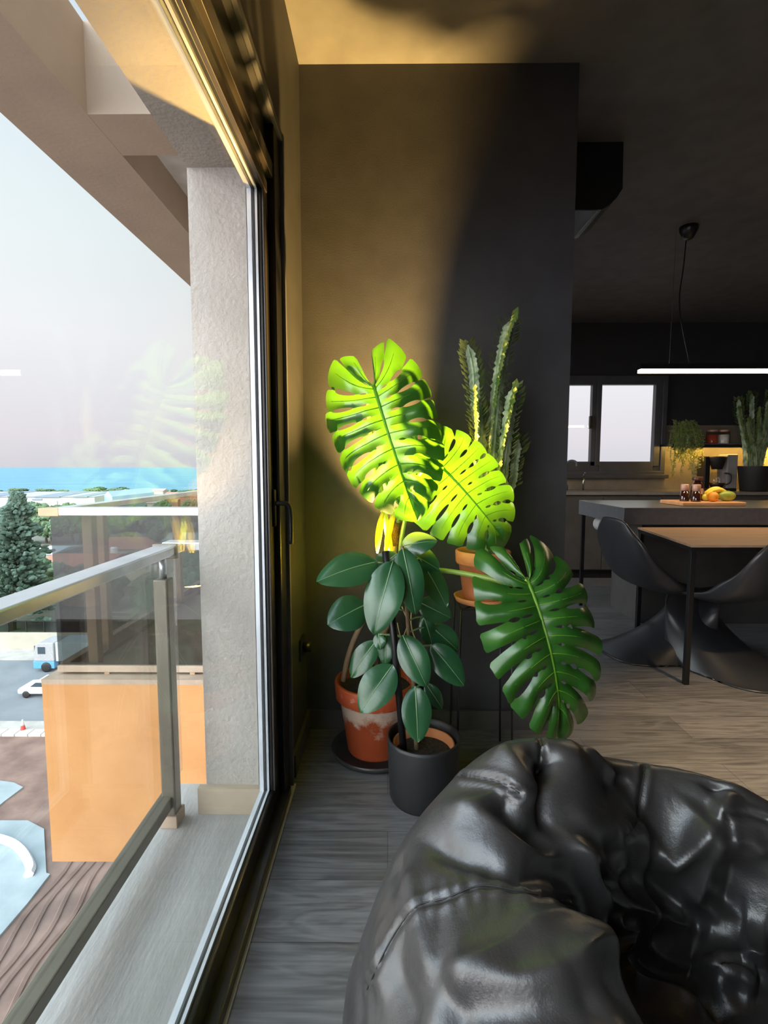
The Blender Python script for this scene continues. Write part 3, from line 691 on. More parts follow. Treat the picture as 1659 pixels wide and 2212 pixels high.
so.rotation_euler = Vector((.30,-.06,1)).to_track_quat('-Z', 'Y').to_euler()

# ================================================================== RUBBER PLANT
bp_ = (.125, 1.70, 0)
pot2 = thing('black_pot', bp_, 'matte black cylinder pot on the floor beside the bean bag', 'plant pot')
lobj('pot_body', L([(0,.0),(.112,0),(.118,.012),(.127,.21),(.127,.222),(.120,.222),(.118,.20),(.108,.05),(0,.05)], n=56), M_blackm, pot2, True)
lobj('inner_pot', L([(0,.052),(.085,.052),(.106,.178),(.108,.195),(.099,.195),(.095,.16),(0,.15)], n=48), M_terra, pot2, True)
lobj('soil', L([(0,.172),(.05,.170),(.099,.164)], n=40), M_soil, pot2, True)
rub = thing('rubber_plant', (bp_[0]-.02, bp_[1], .165), 'rubber plant with broad glossy dark green leaves and a black stake in the black pot', 'plant')
tr_pts = [(900,1640,1.70),(898,1560,1.70),(892,1470,1.71),(884,1390,1.71),(878,1300,1.71),(872,1225,1.71),(868,1180,1.71)]
wobj('stem', T(curve_px(tr_pts), [.0085]*8+[.007]*17, 8), M_stem, rub, True)
wobj('stake', T([tuple(at_y(873,1632,1.66)), tuple(at_y(853,1400,1.655)), tuple(at_y(833,1190,1.66))], .0125, 10), M_black, rub, True)
def rleaf(b, t, wpx, nrm=(0,-1,.3), bow=.06, fold=.14, seed=0):
    pb = at_y(*b); ptp = at_y(*t); Lg = (ptp-pb).length; W_ = wpx*.5*b[2]/F
    ay = (ptp-pb).normalized(); n0 = Vector(nrm); az = (n0-ay*n0.dot(ay)).normalized(); ax = ay.cross(az)
    bm = bmesh.new(); NV, NU = 28, 12; g = []
    def P(u, v):
        w = W_*math.sin(PI*v**.92)**.62*(1-.10*v) if 0 < v < 1 else 0
        if v > .93: w *= 1-.25*((v-.93)/.07)
        x = u*w; z = bow*Lg*math.sin(PI*v) + fold*abs(x) - .35*W_*abs(u)**3*w/W_*.5 + .0005*math.sin(v*75+abs(u)*3)*abs(u)*(1-abs(u))*3
        z += .006*math.sin(v*5+seed)*u
        return pb + ay*(v*Lg) + ax*x + az*z
    for k in range(NV+1):
        g.append([bm.verts.new(P(-1+2*j/NU, k/NV)) for j in range(NU+1)])
    for k in range(NV):
        for j in range(NU): bm.faces.new((g[k][j], g[k][j+1], g[k+1][j+1], g[k+1][j]))
    bmesh.ops.remove_doubles(bm, verts=bm.verts, dist=.0001)
    lf = wobj('leaf', bm, M_rub, rub, True)
    vb = tube(bmesh.new(), [P(0, v)+az*.0006 for v in np.linspace(0, .98, 16)], [.0024*(1-.8*i/15) for i in range(16)], 5)
    wobj('vein', vb, M_rubv, lf, True)
    # petiole to the stem
    sy = min(tr_pts, key=lambda q: abs(q[1]-(b[1]+14)))
    mm = (pb + at_y(sy[0], b[1]+14, sy[2]))/2 + Vector((0,0,.004))
    wobj('petiole', T([tuple(p) for p in spline([tuple(at_y(sy[0], b[1]+14, sy[2])), tuple(mm), tuple(pb+ay*.004)], 6)], .003, 6), M_rubv, lf, True)
R_ = [((815,1214,1.66),(682,1258,1.58),88,(-.1,-1,.9)), ((790,1306,1.72),(707,1350,1.66),84,(0,-1,.5)),
 ((849,1212,1.63),(808,1372,1.56),90,(-.15,-1,.3)), ((870,1184,1.66),(898,1330,1.59),66,(.1,-1,.3)),
 ((868,1180,1.73),(945,1168,1.72),56,(0,-1,.6)), ((876,1190,1.75),(950,1232,1.74),62,(.2,-1,.3)),
 ((905,1205,1.74),(965,1312,1.72),58,(.3,-1,.3)), ((905,1300,1.76),(974,1335,1.76),60,(.1,-1,.2)), ((930,1352,1.76),(990,1406,1.75),56,(.2,-1,.3)),
 ((870,1372,1.66),(922,1484,1.60),68,(0,-1,.35)), ((930,1392,1.70),(1003,1482,1.66),66,(.1,-1,.5)), ((897,1482,1.64),(903,1604,1.585),70,(0,-1,.5)),
 ((849,1436,1.65),(778,1540,1.60),82,(-.2,-1,.5)), ((812,1385,1.70),(757,1464,1.68),54,(-.3,-1,.3)), ((834,1368,1.70),(832,1438,1.68),38,(0,-1,.3)),
 ((818,1368,1.69),(822,1404,1.67),30,(0,-1,.3)), ((920,1476,1.72),(956,1532,1.71),36,(.1,-1,.3)), ((915,1330,1.75),(935,1400,1.75),40,(.2,-1,.2)), ((858,1196,1.74),(800,1240,1.76),50,(.0,-1,.2))]
for i, r in enumerate(R_): rleaf(*r, seed=i)

# ================================================================== PLANT STAND + CACTUS
SC = (.368, 1.955)
st = thing('plant_stand', (SC[0], SC[1], 0), 'tall thin black wire plant stand carrying the small terracotta pot', 'plant stand')
SH = .622
for sx_, sy_ in ((-1,-1),(1,-1),(1,1),(-1,1)):
    a = (SC[0]+.095*sx_, SC[1]+.095*sy_); b = (SC[0]+.105*sx_, SC[1]+.105*sy_)
    wobj('leg', T([(b[0], b[1], 0), (a[0], a[1], SH)], .0042, 8), M_black, st, True)
bm = bmesh.new(); q = [(SC[0]+.095*i, SC[1]+.095*j, SH) for i, j in ((-1,-1),(1,-1),(1,1),(-1,1))]
for a, b in zip(q, q[1:]+q[:1]): tube(bm, [a, b], .0042, 8)
tube(bm, [q[0], q[2]], .0042, 8); tube(bm, [q[1], q[3]], .0042, 8)
wobj('top_frame', bm, M_black, st)
bm = bmesh.new(); q = [(SC[0]+.104*i, SC[1]+.104*j, .05) for i, j in ((-1,-1),(1,-1),(1,1),(-1,1))]
for a, b in zip(q, q[1:]+q[:1]): pass
bm.free()
ts_ = tag(wobj('saucer', L([(0,0),(.085,0),(.102,.006),(.110,.026),(.104,.027),(.092,.012),(0,.010)], (SC[0], SC[1], SH+.005), 48), M_terra, None, True), 'terracotta saucer on top of the black wire plant stand', 'saucer')
cp = thing('small_terracotta_pot', (SC[0], SC[1], SH+.0155), 'small clean terracotta pot on the wire stand holding the tall cactus', 'plant pot')
lobj('pot_body', L([(0,0),(.068,0),(.073,.006),(.092,.140),(.100,.142),(.104,.150),(.106,.190),(.103,.194),(.096,.194),(.093,.18),(.089,.14),(0,.13)], n=48), M_terra, cp, True)
lobj('soil', L([(0,.172),(.05,.174),(.092,.168)], n=40), M_soil, cp, True)
def cactus_stem(path, r0, r1, leafy=1.0, seed=0, tw=.6, nleaf=90, ls=.027):
    r0 *= 1.2; r1 *= 1.2
    r_ = random.Random(seed); n = max(16, int(len(path)*9)); pts = [Vector(p) for p in spline(path, n)]
    bm = bmesh.new(); lb = bmesh.new(); rings = []
    K = 6
    for i, p in enumerate(pts):
        t = (pts[min(i+1, n)]-pts[max(i-1, 0)]).normalized(); a = t.cross(Vector((0,1,.1))).normalized(); b = t.cross(a)
        f = i/n; R = (r0+(r1-r0)*f)*(1+.10*math.sin(i*2.2)); R *= 1 if f < .93 else max(.25, (1-f)/.07)
        ring = []
        for k in range(12):
            th = 2*PI*k/12 + tw*f + seed; w = 1.0 if k % 4 == 0 else (.52 if k % 4 == 2 else .50)
            if k % 4 == 0: w *= 1 + .12*math.sin(i*3.1)
            d = a*math.cos(th)+b*math.sin(th); ring.append(bm.verts.new(p + d*R*w))
            if k % 4 == 0 and r_.random() < leafy*(.25+.9*f):
                l = ls*r_.uniform(.7, 1.3)*(.6+.8*f); dd = (d + t*.9).normalized(); s_ = dd.cross(t).normalized(); q0 = p+d*R*w
                vs = [lb.verts.new(x) for x in (q0, q0+dd*l*.6+s_*l*.28, q0+dd*l+t*l*.1, q0+dd*l*.6-s_*l*.28)]; lb.faces.new(vs)
        rings.append(ring)
    for r, s in zip(rings, rings[1:]):
        for k in range(12): bm.faces.new((r[k], r[(k+1)%12], s[(k+1)%12], s[k]))
    bm.faces.new(rings[0][::-1]); bm.faces.new(rings[-1])
    bmesh.ops.recalc_face_normals(bm, faces=bm.faces)
    return bm, lb
cac = thing('tall_cactus', (SC[0], SC[1], SH+.19), 'tall ridged cactus with several columns and tiny leaves in the small terracotta pot', 'cactus')
def cstem(px, r0, r1, **kw):
    bm, lb = cactus_stem([tuple(at_y(*p)) for p in px], r0, r1, **kw)
    s_ = wobj('column', bm, M_cac, cac); tag(wobj('leaf_fringe', lb, M_cacl, s_), kind='stuff')
cstem([(1052,1200,1.955),(1050,1120,1.95),(1062,980,1.94),(1072,860,1.94),(1082,790,1.94),(1094,730,1.94),(1106,690,1.94)], .024, .021, seed=1, leafy=1.0)
cstem([(1044,1200,1.96),(1045,1080,1.97),(1040,950,1.96),(1028,880,1.95),(1022,800,1.95),(1010,745,1.95)], .020, .017, seed=2, leafy=1.1)
cstem([(1062,1200,1.94),(1078,1080,1.92),(1088,980,1.91),(1100,900,1.91),(1110,836,1.91)], .022, .021, seed=3, leafy=1.0)
cstem([(1064,1200,1.97),(1085,1110,1.98),(1108,1040,1.98),(1112,1000,1.98),(1120,950,1.98)], .016, .014, seed=4, leafy=.9)
cstem([(1042,1200,1.93),(1036,1100,1.91),(1030,1000,1.91),(1034,930,1.91),(1028,850,1.91)], .018, .014, seed=5, leafy=.9)
cstem([(1056,1200,1.98),(1062,1100,2.0),(1056,960,2.0),(1050,880,2.0)], .018, .014, seed=6, leafy=1.3)

# ================================================================== BEAN BAG
def leather():
    m = bpy.data.materials.new('black_leather'); m.use_nodes = True; n = m.node_tree; b = n.nodes['Principled BSDF']
    t = n.nodes.new('ShaderNodeTexCoord'); nz = n.nodes.new('ShaderNodeTexNoise'); nz.inputs['Scale'].default_value = 7; nz.inputs['Detail'].default_value = 8
    n.links.new(t.outputs['Object'], nz.inputs['Vector']); r = n.nodes.new('ShaderNodeValToRGB')
    r.color_ramp.elements[0].position = .3; r.color_ramp.elements[0].color = (.026,.024,.024,1); r.color_ramp.elements[1].position = .7; r.color_ramp.elements[1].color = (.042,.039,.038,1)
    n.links.new(nz.outputs['Fac'], r.inputs[0]); n.links.new(r.outputs[0], b.inputs['Base Color'])
    mr = n.nodes.new('ShaderNodeMapRange'); mr.inputs['To Min'].default_value = .30; mr.inputs['To Max'].default_value = .42; n.links.new(nz.outputs['Fac'], mr.inputs['Value'])
    n.links.new(mr.outputs[0], b.inputs['Roughness']); b.inputs['Specular IOR Level'].default_value = .75
    v = n.nodes.new('ShaderNodeTexVoronoi'); v.inputs['Scale'].default_value = 420; n.links.new(t.outputs['Object'], v.inputs['Vector'])
    n2 = n.nodes.new('ShaderNodeTexNoise'); n2.inputs['Scale'].default_value = 30; n2.inputs['Detail'].default_value = 6; n.links.new(t.outputs['Object'], n2.inputs['Vector'])
    ad = n.nodes.new('ShaderNodeMath'); ad.operation = 'MULTIPLY_ADD'; ad.inputs[1].default_value = .06; n.links.new(v.outputs['Distance'], ad.inputs[0]); n.links.new(n2.outputs['Fac'], ad.inputs[2])
    bp = n.nodes.new('ShaderNodeBump'); bp.inputs['Strength'].default_value = .35; bp.inputs['Distance'].default_value = .006
    n.links.new(ad.outputs[0], bp.inputs['Height']); n.links.new(bp.outputs[0], b.inputs['Normal'])
    return m
def bean_bag():
    C0 = np.array((.455, .70, 0.)); NT, NS = 420, 210
    prof = [(0.0,.245),(.07,.245),(.14,.25),(.195,.285),(.235,.375),(.275,.475),(.315,.51),(.36,.505),(.42,.47),(.48,.38),(.515,.26),(.525,.14),(.50,.04),(.44,.0),(.30,.0)]
    ps = np.array(spline(prof, NS)); th = np.linspace(0, 2*PI, NT, endpoint=False)
    def hgt(t):   # rim height multiplier by direction
        g = lambda c, w: np.exp(-(((t-c+PI) % (2*PI) - PI)/w)**2)
        return 1.0 + .18*g(math.radians(128), .42) + .02*g(math.radians(60), .4) - .06*g(math.radians(30), .4) + .03*g(math.radians(170), .5) - .30*g(math.radians(-70), .6)
    def rad(t):
        return 1.0 + .025*np.sin(3*t+.8) + .02*np.sin(5*t) - .02*np.cos(t)
    V = np.zeros((NT, NS+1, 3)); H = hgt(th); Rr = rad(th)
    for i in range(NT):
        r = ps[:,0]*Rr[i]; of = 1-np.clip((ps[:,0]-.22)/.30, 0, 1); V[i,:,0] = C0[0]+r*math.cos(th[i])+.095*of; V[i,:,1] = C0[1]+r*math.sin(th[i])+.015*of
        w = np.clip((ps[:,1])/.5, 0, 1)*np.clip((ps[:,0]-.10)/.15, 0, 1); V[i,:,2] = ps[:,1]*(1+(H[i]-1)*w)
    faces = [(i*(NS+1)+k, ((i+1) % NT)*(NS+1)+k, ((i+1) % NT)*(NS+1)+k+1, i*(NS+1)+k+1) for i in range(NT) for k in range(NS)]
    P = V.reshape(-1, 3)
    def normals(P):
        G = P.reshape(NT, NS+1, 3); dt = np.roll(G, -1, 0)-np.roll(G, 1, 0); ds = np.gradient(G, axis=1)
        N = np.cross(ds, dt); l = np.linalg.norm(N, axis=2, keepdims=True); N = N/np.maximum(l, 1e-9)
        N[:, 0] = (0,0,1); N[:, 1] = (0,0,1)
        s = np.sign(np.mean(N[:, 100:110, 2])) or 1; N = N*s; N[:, 0] = (0,0,1); N[:, 1] = (0,0,1)
        return N.reshape(-1, 3)
    def bvh(P): return BVHTree.FromPolygons([tuple(p) for p in P[::1]], faces)
    def Z(pts): return [(740+x*.554, 1500+y*.554) for x, y in pts]
    def project(tree, pts):
        out = []
        sp = spline(pts, max(8, len(pts)*5))
        for p in sp:
            h = tree.ray_cast(CAMP, ray(p[0], p[1]))
            if h[0] is not None: out.append(np.array(h[0]))
        return out
    def dist_poly(P, poly):
        best = np.full(len(P), 1e9); par = np.zeros(len(P)); n = len(poly)-1
        for i in range(n):
            a, b = poly[i], poly[i+1]; ab = b-a; l2 = ab@ab
            if l2 < 1e-10: continue
            t = np.clip(((P-a)@ab)/l2, 0, 1); d = np.linalg.norm(P-(a+t[:,None]*ab), axis=1)
            m = d < best; best[m] = d[m]; par[m] = (i+t[m])/n
        return best, par
    # (points in crop coordinates, amplitude, width, kind)
    stage1 = [
     ([(765,90),(785,200),(792,300),(785,430),(835,580)], -.060, .030),
     ([(560,170),(640,230),(720,330),(770,440)], .022, .05),
     ([(700,380),(800,470),(835,570),(885,700),(940,810),(985,925)], .040, .040),
     ([(985,925),(950,1030),(880,1110),(700,1150),(500,1110),(400,1140)], .040, .045),
     ([(390,1180),(520,1200),(700,1215),(900,1190),(1020,1080)], -.034, .045),
     ([(270,530),(400,600),(560,650),(700,690),(860,700)], -.020, .022),
     ([(380,350),(520,365),(690,400)], -.010, .026),
     ([(590,395),(680,500),(800,590)], -.020, .030),
     ([(400,420),(560,480),(720,600),(860,690)], .016, .035),
     ([(890,185),(1000,270),(1080,340)], .016, .022),
     ([(1000,330),(1060,350),(1130,330)], -.014, .02),
     ([(850,420),(960,520),(1100,550),(1200,500)], .022, .06),
     ([(1560,340),(1470,440),(1380,540),(1290,620),(1200,675)], .045, .032),
     ([(1440,300),(1450,380),(1400,470)], -.026, .028),
     ([(1500,480),(1450,620),(1390,760),(1350,830)], .035, .03),
     ([(1530,620),(1500,760),(1480,860)], -.03, .03),
     ([(1659,640),(1590,560),(1500,540)], .02, .03),
     ([(830,570),(920,630),(1020,695),(1095,620)], .026, .018),
     ([(900,640),(980,720),(1100,700)], -.020, .022),
     ([(945,755),(1020,745),(1090,790),(1165,830)], .024, .016),
     ([(960,790),(1060,810),(1200,850),(1300,885),(1395,905)], .032, .022),
     ([(980,850),(1040,900),(1110,925),(1080,985),(1030,1030)], .030, .018),
     ([(1130,960),(1230,1050),(1340,1060),(1430,980)], -.030, .035),
     ([(1150,640),(1240,760),(1350,880),(1430,940)], -.022, .04),
     ([(1420,1100),(1450,1060),(1520,1040),(1600,1030),(1640,1080)], .030, .022),
     ([(1430,1150),(1520,1130),(1620,1180)], .022, .02),
     ([(1550,960),(1659,1010)], .03, .03),
     ([(1060,1090),(1180,1120),(1320,1180),(1440,1285)], .022, .03),
     ([(1330,1130),(1420,1180),(1500,1280)], -.02, .025),
     ([(260,640),(270,760),(300,880),(330,1000),(385,1130)], .012, .022),
     ([(215,640),(215,700),(230,760)], -.014, .014),
     ([(130,900),(150,1050),(170,1200)], .008, .018),
     ([(200,1040),(250,1180),(300,1280)], -.010, .018),
     ([(60,1000),(70,1120),(80,1280)], -.007, .02),
    ]
    tree = bvh(P); N = normals(P); disp = np.zeros(len(P))
    for pts, a, w in stage1:
        poly = project(tree, Z(pts))
        if len(poly) < 3: continue
        d, par = dist_poly(P, poly); env = np.clip(np.minimum(par, 1-par)*6, 0.12, 1)
        k = np.exp(-(np.sqrt(d*d+.003**2)/(w*.85))**1.15) if a > 0 else np.exp(-(np.sqrt(d*d+.003**2)/(w*.85))**1.25)
        disp += 1.35*a*env*k
    P = P + N*disp[:, None]
    # general puckers and soft folds
    N = normals(P); disp = np.zeros(len(P))
    up = P[:,2]
    for i, p in enumerate(P):
        q = Vector(p)
        q2 = q + Vector(noise.noise_vector(q*2.6))*.16
        a = 1-abs(noise.noise(q2*4.3)); b_ = 1-abs(noise.noise(q2*9.0+Vector((5,2,1))))
        disp[i] = .020*(a**5-.35) + .0035*(b_**4-.35)
    inner = np.clip(1.25-np.linalg.norm(P[:,:2]-C0[:2], axis=1)/.5, .35, 1)
    P = P + N*(disp*inner*np.clip(up/.12, 0, 1))[:, None]
    G = P.reshape(NT, NS+1, 3)                      # relax the steepest creases
    for _ in range(3):
        Gs = G.copy(); Gs[:, 2:-1] = .5*G[:, 2:-1] + .125*(np.roll(G, 1, 0)+np.roll(G, -1, 0))[:, 2:-1] + .125*(G[:, 1:-2]+G[:, 3:]); G = Gs
    P = G.reshape(-1, 3)
    # seams
    tree = bvh(P); N = normals(P); disp = np.zeros(len(P))
    seams = [[(1178,240),(1175,320),(1160,420),(1148,500),(1105,560)], [(95,1150),(150,1030),(210,920),(290,825),(400,795),(540,745),(700,770),(900,810)],
             [(330,325),(450,312),(600,335),(690,385)], [(740,120),(775,170),(772,250)], [(1500,470),(1580,465),(1659,490)]]
    spoly = []
    for s_ in seams:
        poly = project(tree, Z(s_)); 
        if len(poly) < 3: continue
        spoly.append(poly); d, par = dist_poly(P, poly); disp += -.007*np.exp(-(d/.005)**2) + .003*np.exp(-((d-.012)/.006)**2)
        if s_ is not seams[1]: continue
        # gathered puckers along seam
        L_ = par*sum(np.linalg.norm(poly[i+1]-poly[i]) for i in range(len(poly)-1)); disp += .0018*np.sin(L_*2*PI/.035+np.sin(L_*40))*np.exp(-(d/.035)**1.5)*np.clip(d/.008, 0, 1)
    P = P + N*disp[:, None]; P[:,2] = np.maximum(P[:,2], 0.0)
    tag_l = 'black leather bean bag with deep creases and a sunken seat in the foreground'
    root = thing('bean_bag', (C0[0], C0[1], 0), tag_l, 'bean bag')
    me = bpy.data.meshes.new('cover'); me.from_pydata([tuple(p-C0) for p in P], [], faces); me.materials.append(leather())
    for f in me.polygons: f.use_smooth = True
    o = bpy.data.objects.new('cover', me); COL.objects.link(o); o.parent = root
    bm = bmesh.new(); bm.from_mesh(me); bmesh.ops.remove_doubles(bm, verts=[v for v in bm.verts if math.hypot(v.co.x, v.co.y) < .002], dist=.003); bmesh.ops.recalc_face_normals(bm, faces=bm.faces); bm.to_mesh(me); bm.free()
    t2 = bvh(P)
    for s_ in seams[:3]:
        pts = project(t2, Z(s_)); good = [Vector(pts[0])]
        for q in pts[1:]:
            q = Vector(q)
            if (q-good[-1]).length < .05: good.append(q)
        if len(good) > 3: wobj('seam_piping', tube(bmesh.new(), good, .0012, 5), mat('seam_thread', (.03,.028,.027), .5), root, True)
bean_bag()

# ================================================================== DINING AREA
tb = thing('dining_table', (2.2, 3.0, 0), 'dining table with a warm wood top and thin black legs in front of the island', 'table')
TZ = .75
bm = bmesh.new(); prism(bm, [(1.57,2.62),(3.3,2.62),(3.3,3.415),(1.68,3.415)], 'z', TZ-.012, TZ); wobj('tabletop', bm, M_oak, tb)
bm = bmesh.new(); prism(bm, [(1.572,2.622),(3.298,2.622),(3.298,3.413),(1.682,3.413)], 'z', TZ-.034, TZ-.012); wobj('table_frame', bm, M_black, tb)
for (x, y) in ((1.573, 2.623), (3.27, 2.623), (1.685, 3.385), (3.27, 3.385)):
    o = wobj('leg', B((x, x+.026, y, y+.026, 0, TZ-.034)), M_black, tb); mod_bevel(o, .002)
isl = thing('kitchen_island', (2.6, 3.8, 0), 'dark grey kitchen island with a thick stone top beyond the wooden table', 'kitchen island')
o = wobj('worktop', B((1.585, 3.6, 3.42, 4.23, .765, .88)), M_island, isl); mod_bevel(o, .003)
o = wobj('cabinet_body', B((1.85, 3.55, 3.70, 4.17, 0, .765)), M_cab, isl); mod_bevel(o, .003)
o = wobj('leg', B((1.60, 1.625, 4.18, 4.205, 0, .765)), M_black, isl)
# towel roll under the island end
tr = thing('paper_roll', (1.66, 4.05, .64), 'pale grey paper towel roll hanging under the left end of the island', 'paper roll')
b2 = L([(0,-.09),(.052,-.09),(.055,-.085),(.055,.085),(.052,.09),(0,.09)], n=28)
for v in b2.verts: v.co = Vector((v.co.x, v.co.z*.6, v.co.y))
b2.transform(Matrix.Translation((.03, -.05, .065))); lobj('roll', b2, mat('paper_grey', (.33,.32,.32), .8), tr, True)
o = lobj('bracket', B((.02,.04,-.12,-.11,.06,.125),(.02,.04,.0,.01,.06,.125),(.02,.035,-.12,.01,.06,.07)), M_chrome, tr)

# Panton-like cantilever chair
def chair_mesh():
    Cc = [(-.285,.85),(-.275,.74),(-.235,.60),(-.175,.48),(-.07,.415),(.06,.40),(.18,.415),(.255,.41),(.285,.375),(.25,.30),(.16,.215),(.03,.135),(-.10,.07),(-.22,.022),(-.30,.0)]
    Ee = [(-.262,.80,.13),(-.225,.71,.225),(-.15,.60,.25),(-.06,.53,.255),(.0,.48,.255),(.08,.455,.25),(.17,.44,.245),(.235,.415,.235),(.27,.36,.222),(.285,.27,.205),(.285,.17,.205),(.26,.09,.215),(.19,.03,.235),(.08,.0,.25),(-.04,0,.245)]
    N = 70; C_ = spline(Cc, N); E_ = spline(Ee, N); NU = 28; bm = bmesh.new(); g = []
    for k in range(N+1):
        row = []
        for j in range(NU+1):
            u = -1+2*j/NU; q = abs(u); bl = q**2.6; yy = E_[k][2]*math.sin(q*PI/2)**(.95)
            x = C_[k][0]+(E_[k][0]-C_[k][0])*bl; z = C_[k][1]+(E_[k][1]-C_[k][1])*bl
            row.append(bm.verts.new((x, math.copysign(yy, u), max(0.004, z))))
        g.append(row)
    for k in range(N):
        for j in range(NU): bm.faces.new((g[k][j], g[k][j+1], g[k+1][j+1], g[k+1][j]))
    bmesh.ops.recalc_face_normals(bm, faces=bm.faces)
    return bm
def chair(loc, rz, lab):
    bm = chair_mesh(); o = lobj('cantilever_chair', bm, M_chair, None, True)
    s_ = o.modifiers.new('thickness', 'SOLIDIFY'); s_.thickness = .009; s_.offset = 0
    o.location = loc; o.rotation_euler = (0,0,rz); tag(o, lab, 'chair', 'black moulded chairs around the dining table'); return o
chair((1.64, 3.12, 0), math.radians(8), 'black moulded cantilever chair at the left end of the wooden table')
chair((1.97, 2.83, 0), math.radians(112), 'black moulded cantilever chair at the right photo edge, cut off by the frame')

# pendant bar light
pd = thing('linear_pendant_lamp', (2.4, 3.53, 1.80), 'long glowing linear pendant lamp hanging over the island', 'lamp')
o = wobj('housing', B((1.70, 3.3, 3.505, 3.555, 1.81, 1.845)), M_black, pd)
wobj('led_strip', B((1.70, 3.3, 3.508, 3.552, 1.788, 1.81)), M_led, pd)
cc = at_z(1488, 490, CE)
wobj('canopy', L([(0,0),(.030,0),(.055,.05),(.058,.075),(0,.075)], (cc.x, cc.y, CE-.075), 28), M_black, pd, True)
wobj('cable', T(curve_px([(1482,520,cc.y),(1476,580,cc.y),(1468,640,cc.y),(1472,700,3.53),(1490,788,3.53)]), .004, 6), M_black, pd, True)
wobj('wire', T([(1.90, 3.53, 1.84), (1.905, 3.53, CE)], .0012, 5), M_chrome, pd)
pl = bpy.data.lights.new('pendant_glow', 'AREA'); po = bpy.data.objects.new('pendant_glow', pl); COL.objects.link(po)
pl.shape = 'RECTANGLE'; pl.size = 1.6; pl.size_y = .04; pl.energy = 14; pl.color = (1,.74,.42); po.parent = pd
po.location = (.1, 0, -.02)

# black hood hanging from ceiling
hd = thing('extractor_hood', (1.03, 2.7, CE), 'black box hanging from the ceiling beside the dark wall with a tilted glass panel below', 'extractor hood')
a = lambda px, py, d=2.68: at_y(px, py, d)
P1 = [(1180,300),(1343,312),(1341,412),(1328,432),(1312,448),(1296,457),(1180,457)]
bm = bmesh.new(); prism(bm, [(a(*p).x, min(a(*p).z, CE)) for p in P1], 'y', 2.66, 2.98); wobj('housing', bm, M_black, hd)
q = [a(1180,458), a(1290,458), a(1231,522), a(1180,575)]
bm = bmesh.new(); prism(bm, [(v.x, v.z) for v in q], 'y', 2.665, 2.675); wobj('glass_panel', bm, mat('frosted_glass_panel', (.30,.32,.38), .25, noise_scale=8, col2=(.38,.40,.46)), hd)
wobj('edge_trim', T([tuple(a(1290,457,2.66)), tuple(a(1231,522,2.66)), tuple(a(1180,578,2.66))], .004, 6), M_alu, hd)

# spot added above the view to make the warm patch on the right floor
dl = thing('added_floor_spot', (1.85, 1.50, CE), 'added round ceiling spot out of view, warming the wooden floor right of the bean bag', 'lamp')
lobj('trim_ring', L([(.03,-.001),(.045,-.001),(.047,-.004),(.045,-.007),(.030,-.006)], n=28), M_black, dl, True)
dd = bpy.data.lights.new('added_spot_beam', 'SPOT'); do = bpy.data.objects.new('added_spot_beam', dd); COL.objects.link(do)
dd.energy = 480; dd.color = (1,.72,.42); dd.spot_size = math.radians(58); dd.spot_blend = .9; dd.shadow_soft_size = .04; do.parent = dl; do.location = (0,0,-.03)
do.rotation_euler = (math.radians(2), math.radians(0), 0)

# ================================================================== KITCHEN RUN
CY0 = 5.2
struct('backsplash', B((.757, KX0, YK-.012, YK, .90, 1.62), (KX0, KX1, YK-.012, YK, .90, KZ0-.04), (KX1, XR, YK-.012, YK, .90, 1.62)), M_splash)
ct = tag(wobj('kitchen_worktop', B((.8, XR, CY0-.01, YK-.012, .872, .90)), mat('worktop_stone', (.20,.18,.165), .35), None), 'long stone kitchen worktop running under the window and shelf', 'worktop')
for k, x in enumerate(np.arange(1.0, 4.6, .6)):
    lab = ['grey base cabinet at the left end of the kitchen run beside the dark wall','grey base cabinet under the tap','grey base cabinet under the kitchen window','grey base cabinet behind the cutting board','grey base cabinet under the coffee maker','grey base cabinet at the right end of the kitchen run']
    c = thing('base_cabinet', (x+.3, 5.5, 0), lab[k], 'cabinet', 'base cabinets under the worktop')
    wobj('body', B((x, x+.598, CY0+.02, YK-.02, .09, .872)), M_cab, c); o = wobj('door', B((x+.002, x+.596, CY0, CY0+.02, .10, .84)), M_cab, c); mod_bevel(o, .002)
    wobj('toe_kick', B((x, x+.598, CY0+.06, CY0+.07, 0, .09)), M_black, c)
# kitchen window
kw = thing('window_2', (2.4, YK, 1.1), None, None, kind='structure')
def rect_frame(x0, x1, z0, z1, w, y0, y1): return B((x0,x1,y0,y1,z0,z0+w),(x0,x1,y0,y1,z1-w,z1),(x0,x0+w,y0,y1,z0+w,z1-w),(x1-w,x1,y0,y1,z0+w,z1-w))
M_kf = mat('kitchen_window_frame', (.06,.06,.065), .4)
gx0 = at_y(1296,900,YK).x; gx1 = at_y(1411,900,YK).x; gzb = at_y(1350,997,YK).z; gzt = at_y(1350,832,YK).z
lx1 = at_y(1277,900,YK).x
o = wobj('window_frame', rect_frame(KX0, KX1, KZ0-.03, KZ1, .05, YK-.05, YK+.05), M_kf, kw); mod_bevel(o, .004)
o = wobj('sill_trim', B((KX0-.02, KX1+.03, YK-.09, YK-.012, KZ0-.06, KZ0-.02)), M_kf, kw); mod_bevel(o, .004)
o = wobj('sash', B((gx0-.05, gx0, YK-.04, YK+.03, gzb-.05, gzt+.05), (gx1, gx1+.07, YK-.04, YK+.03, gzb-.05, gzt+.05), (gx0, gx1, YK-.04, YK+.03, KZ0, gzb), (gx0, gx1, YK-.04, YK+.03, gzt, gzt+.06)), M_kf, kw); mod_bevel(o, .004)
o = wobj('sash', B((lx1, lx1+.05, YK-.02, YK+.05, gzb-.05, gzt+.05), (KX0+.05, lx1, YK-.02, YK+.05, KZ0, gzb), (lx1, gx0, YK-.02, YK+.03, KZ0, gzb), (gx1, KX1, YK-.02, YK+.03, KZ0, gzb), (KX0+.05, lx1, YK-.02, YK+.05, gzt, gzt+.06)), M_kf, kw); mod_bevel(o, .004)
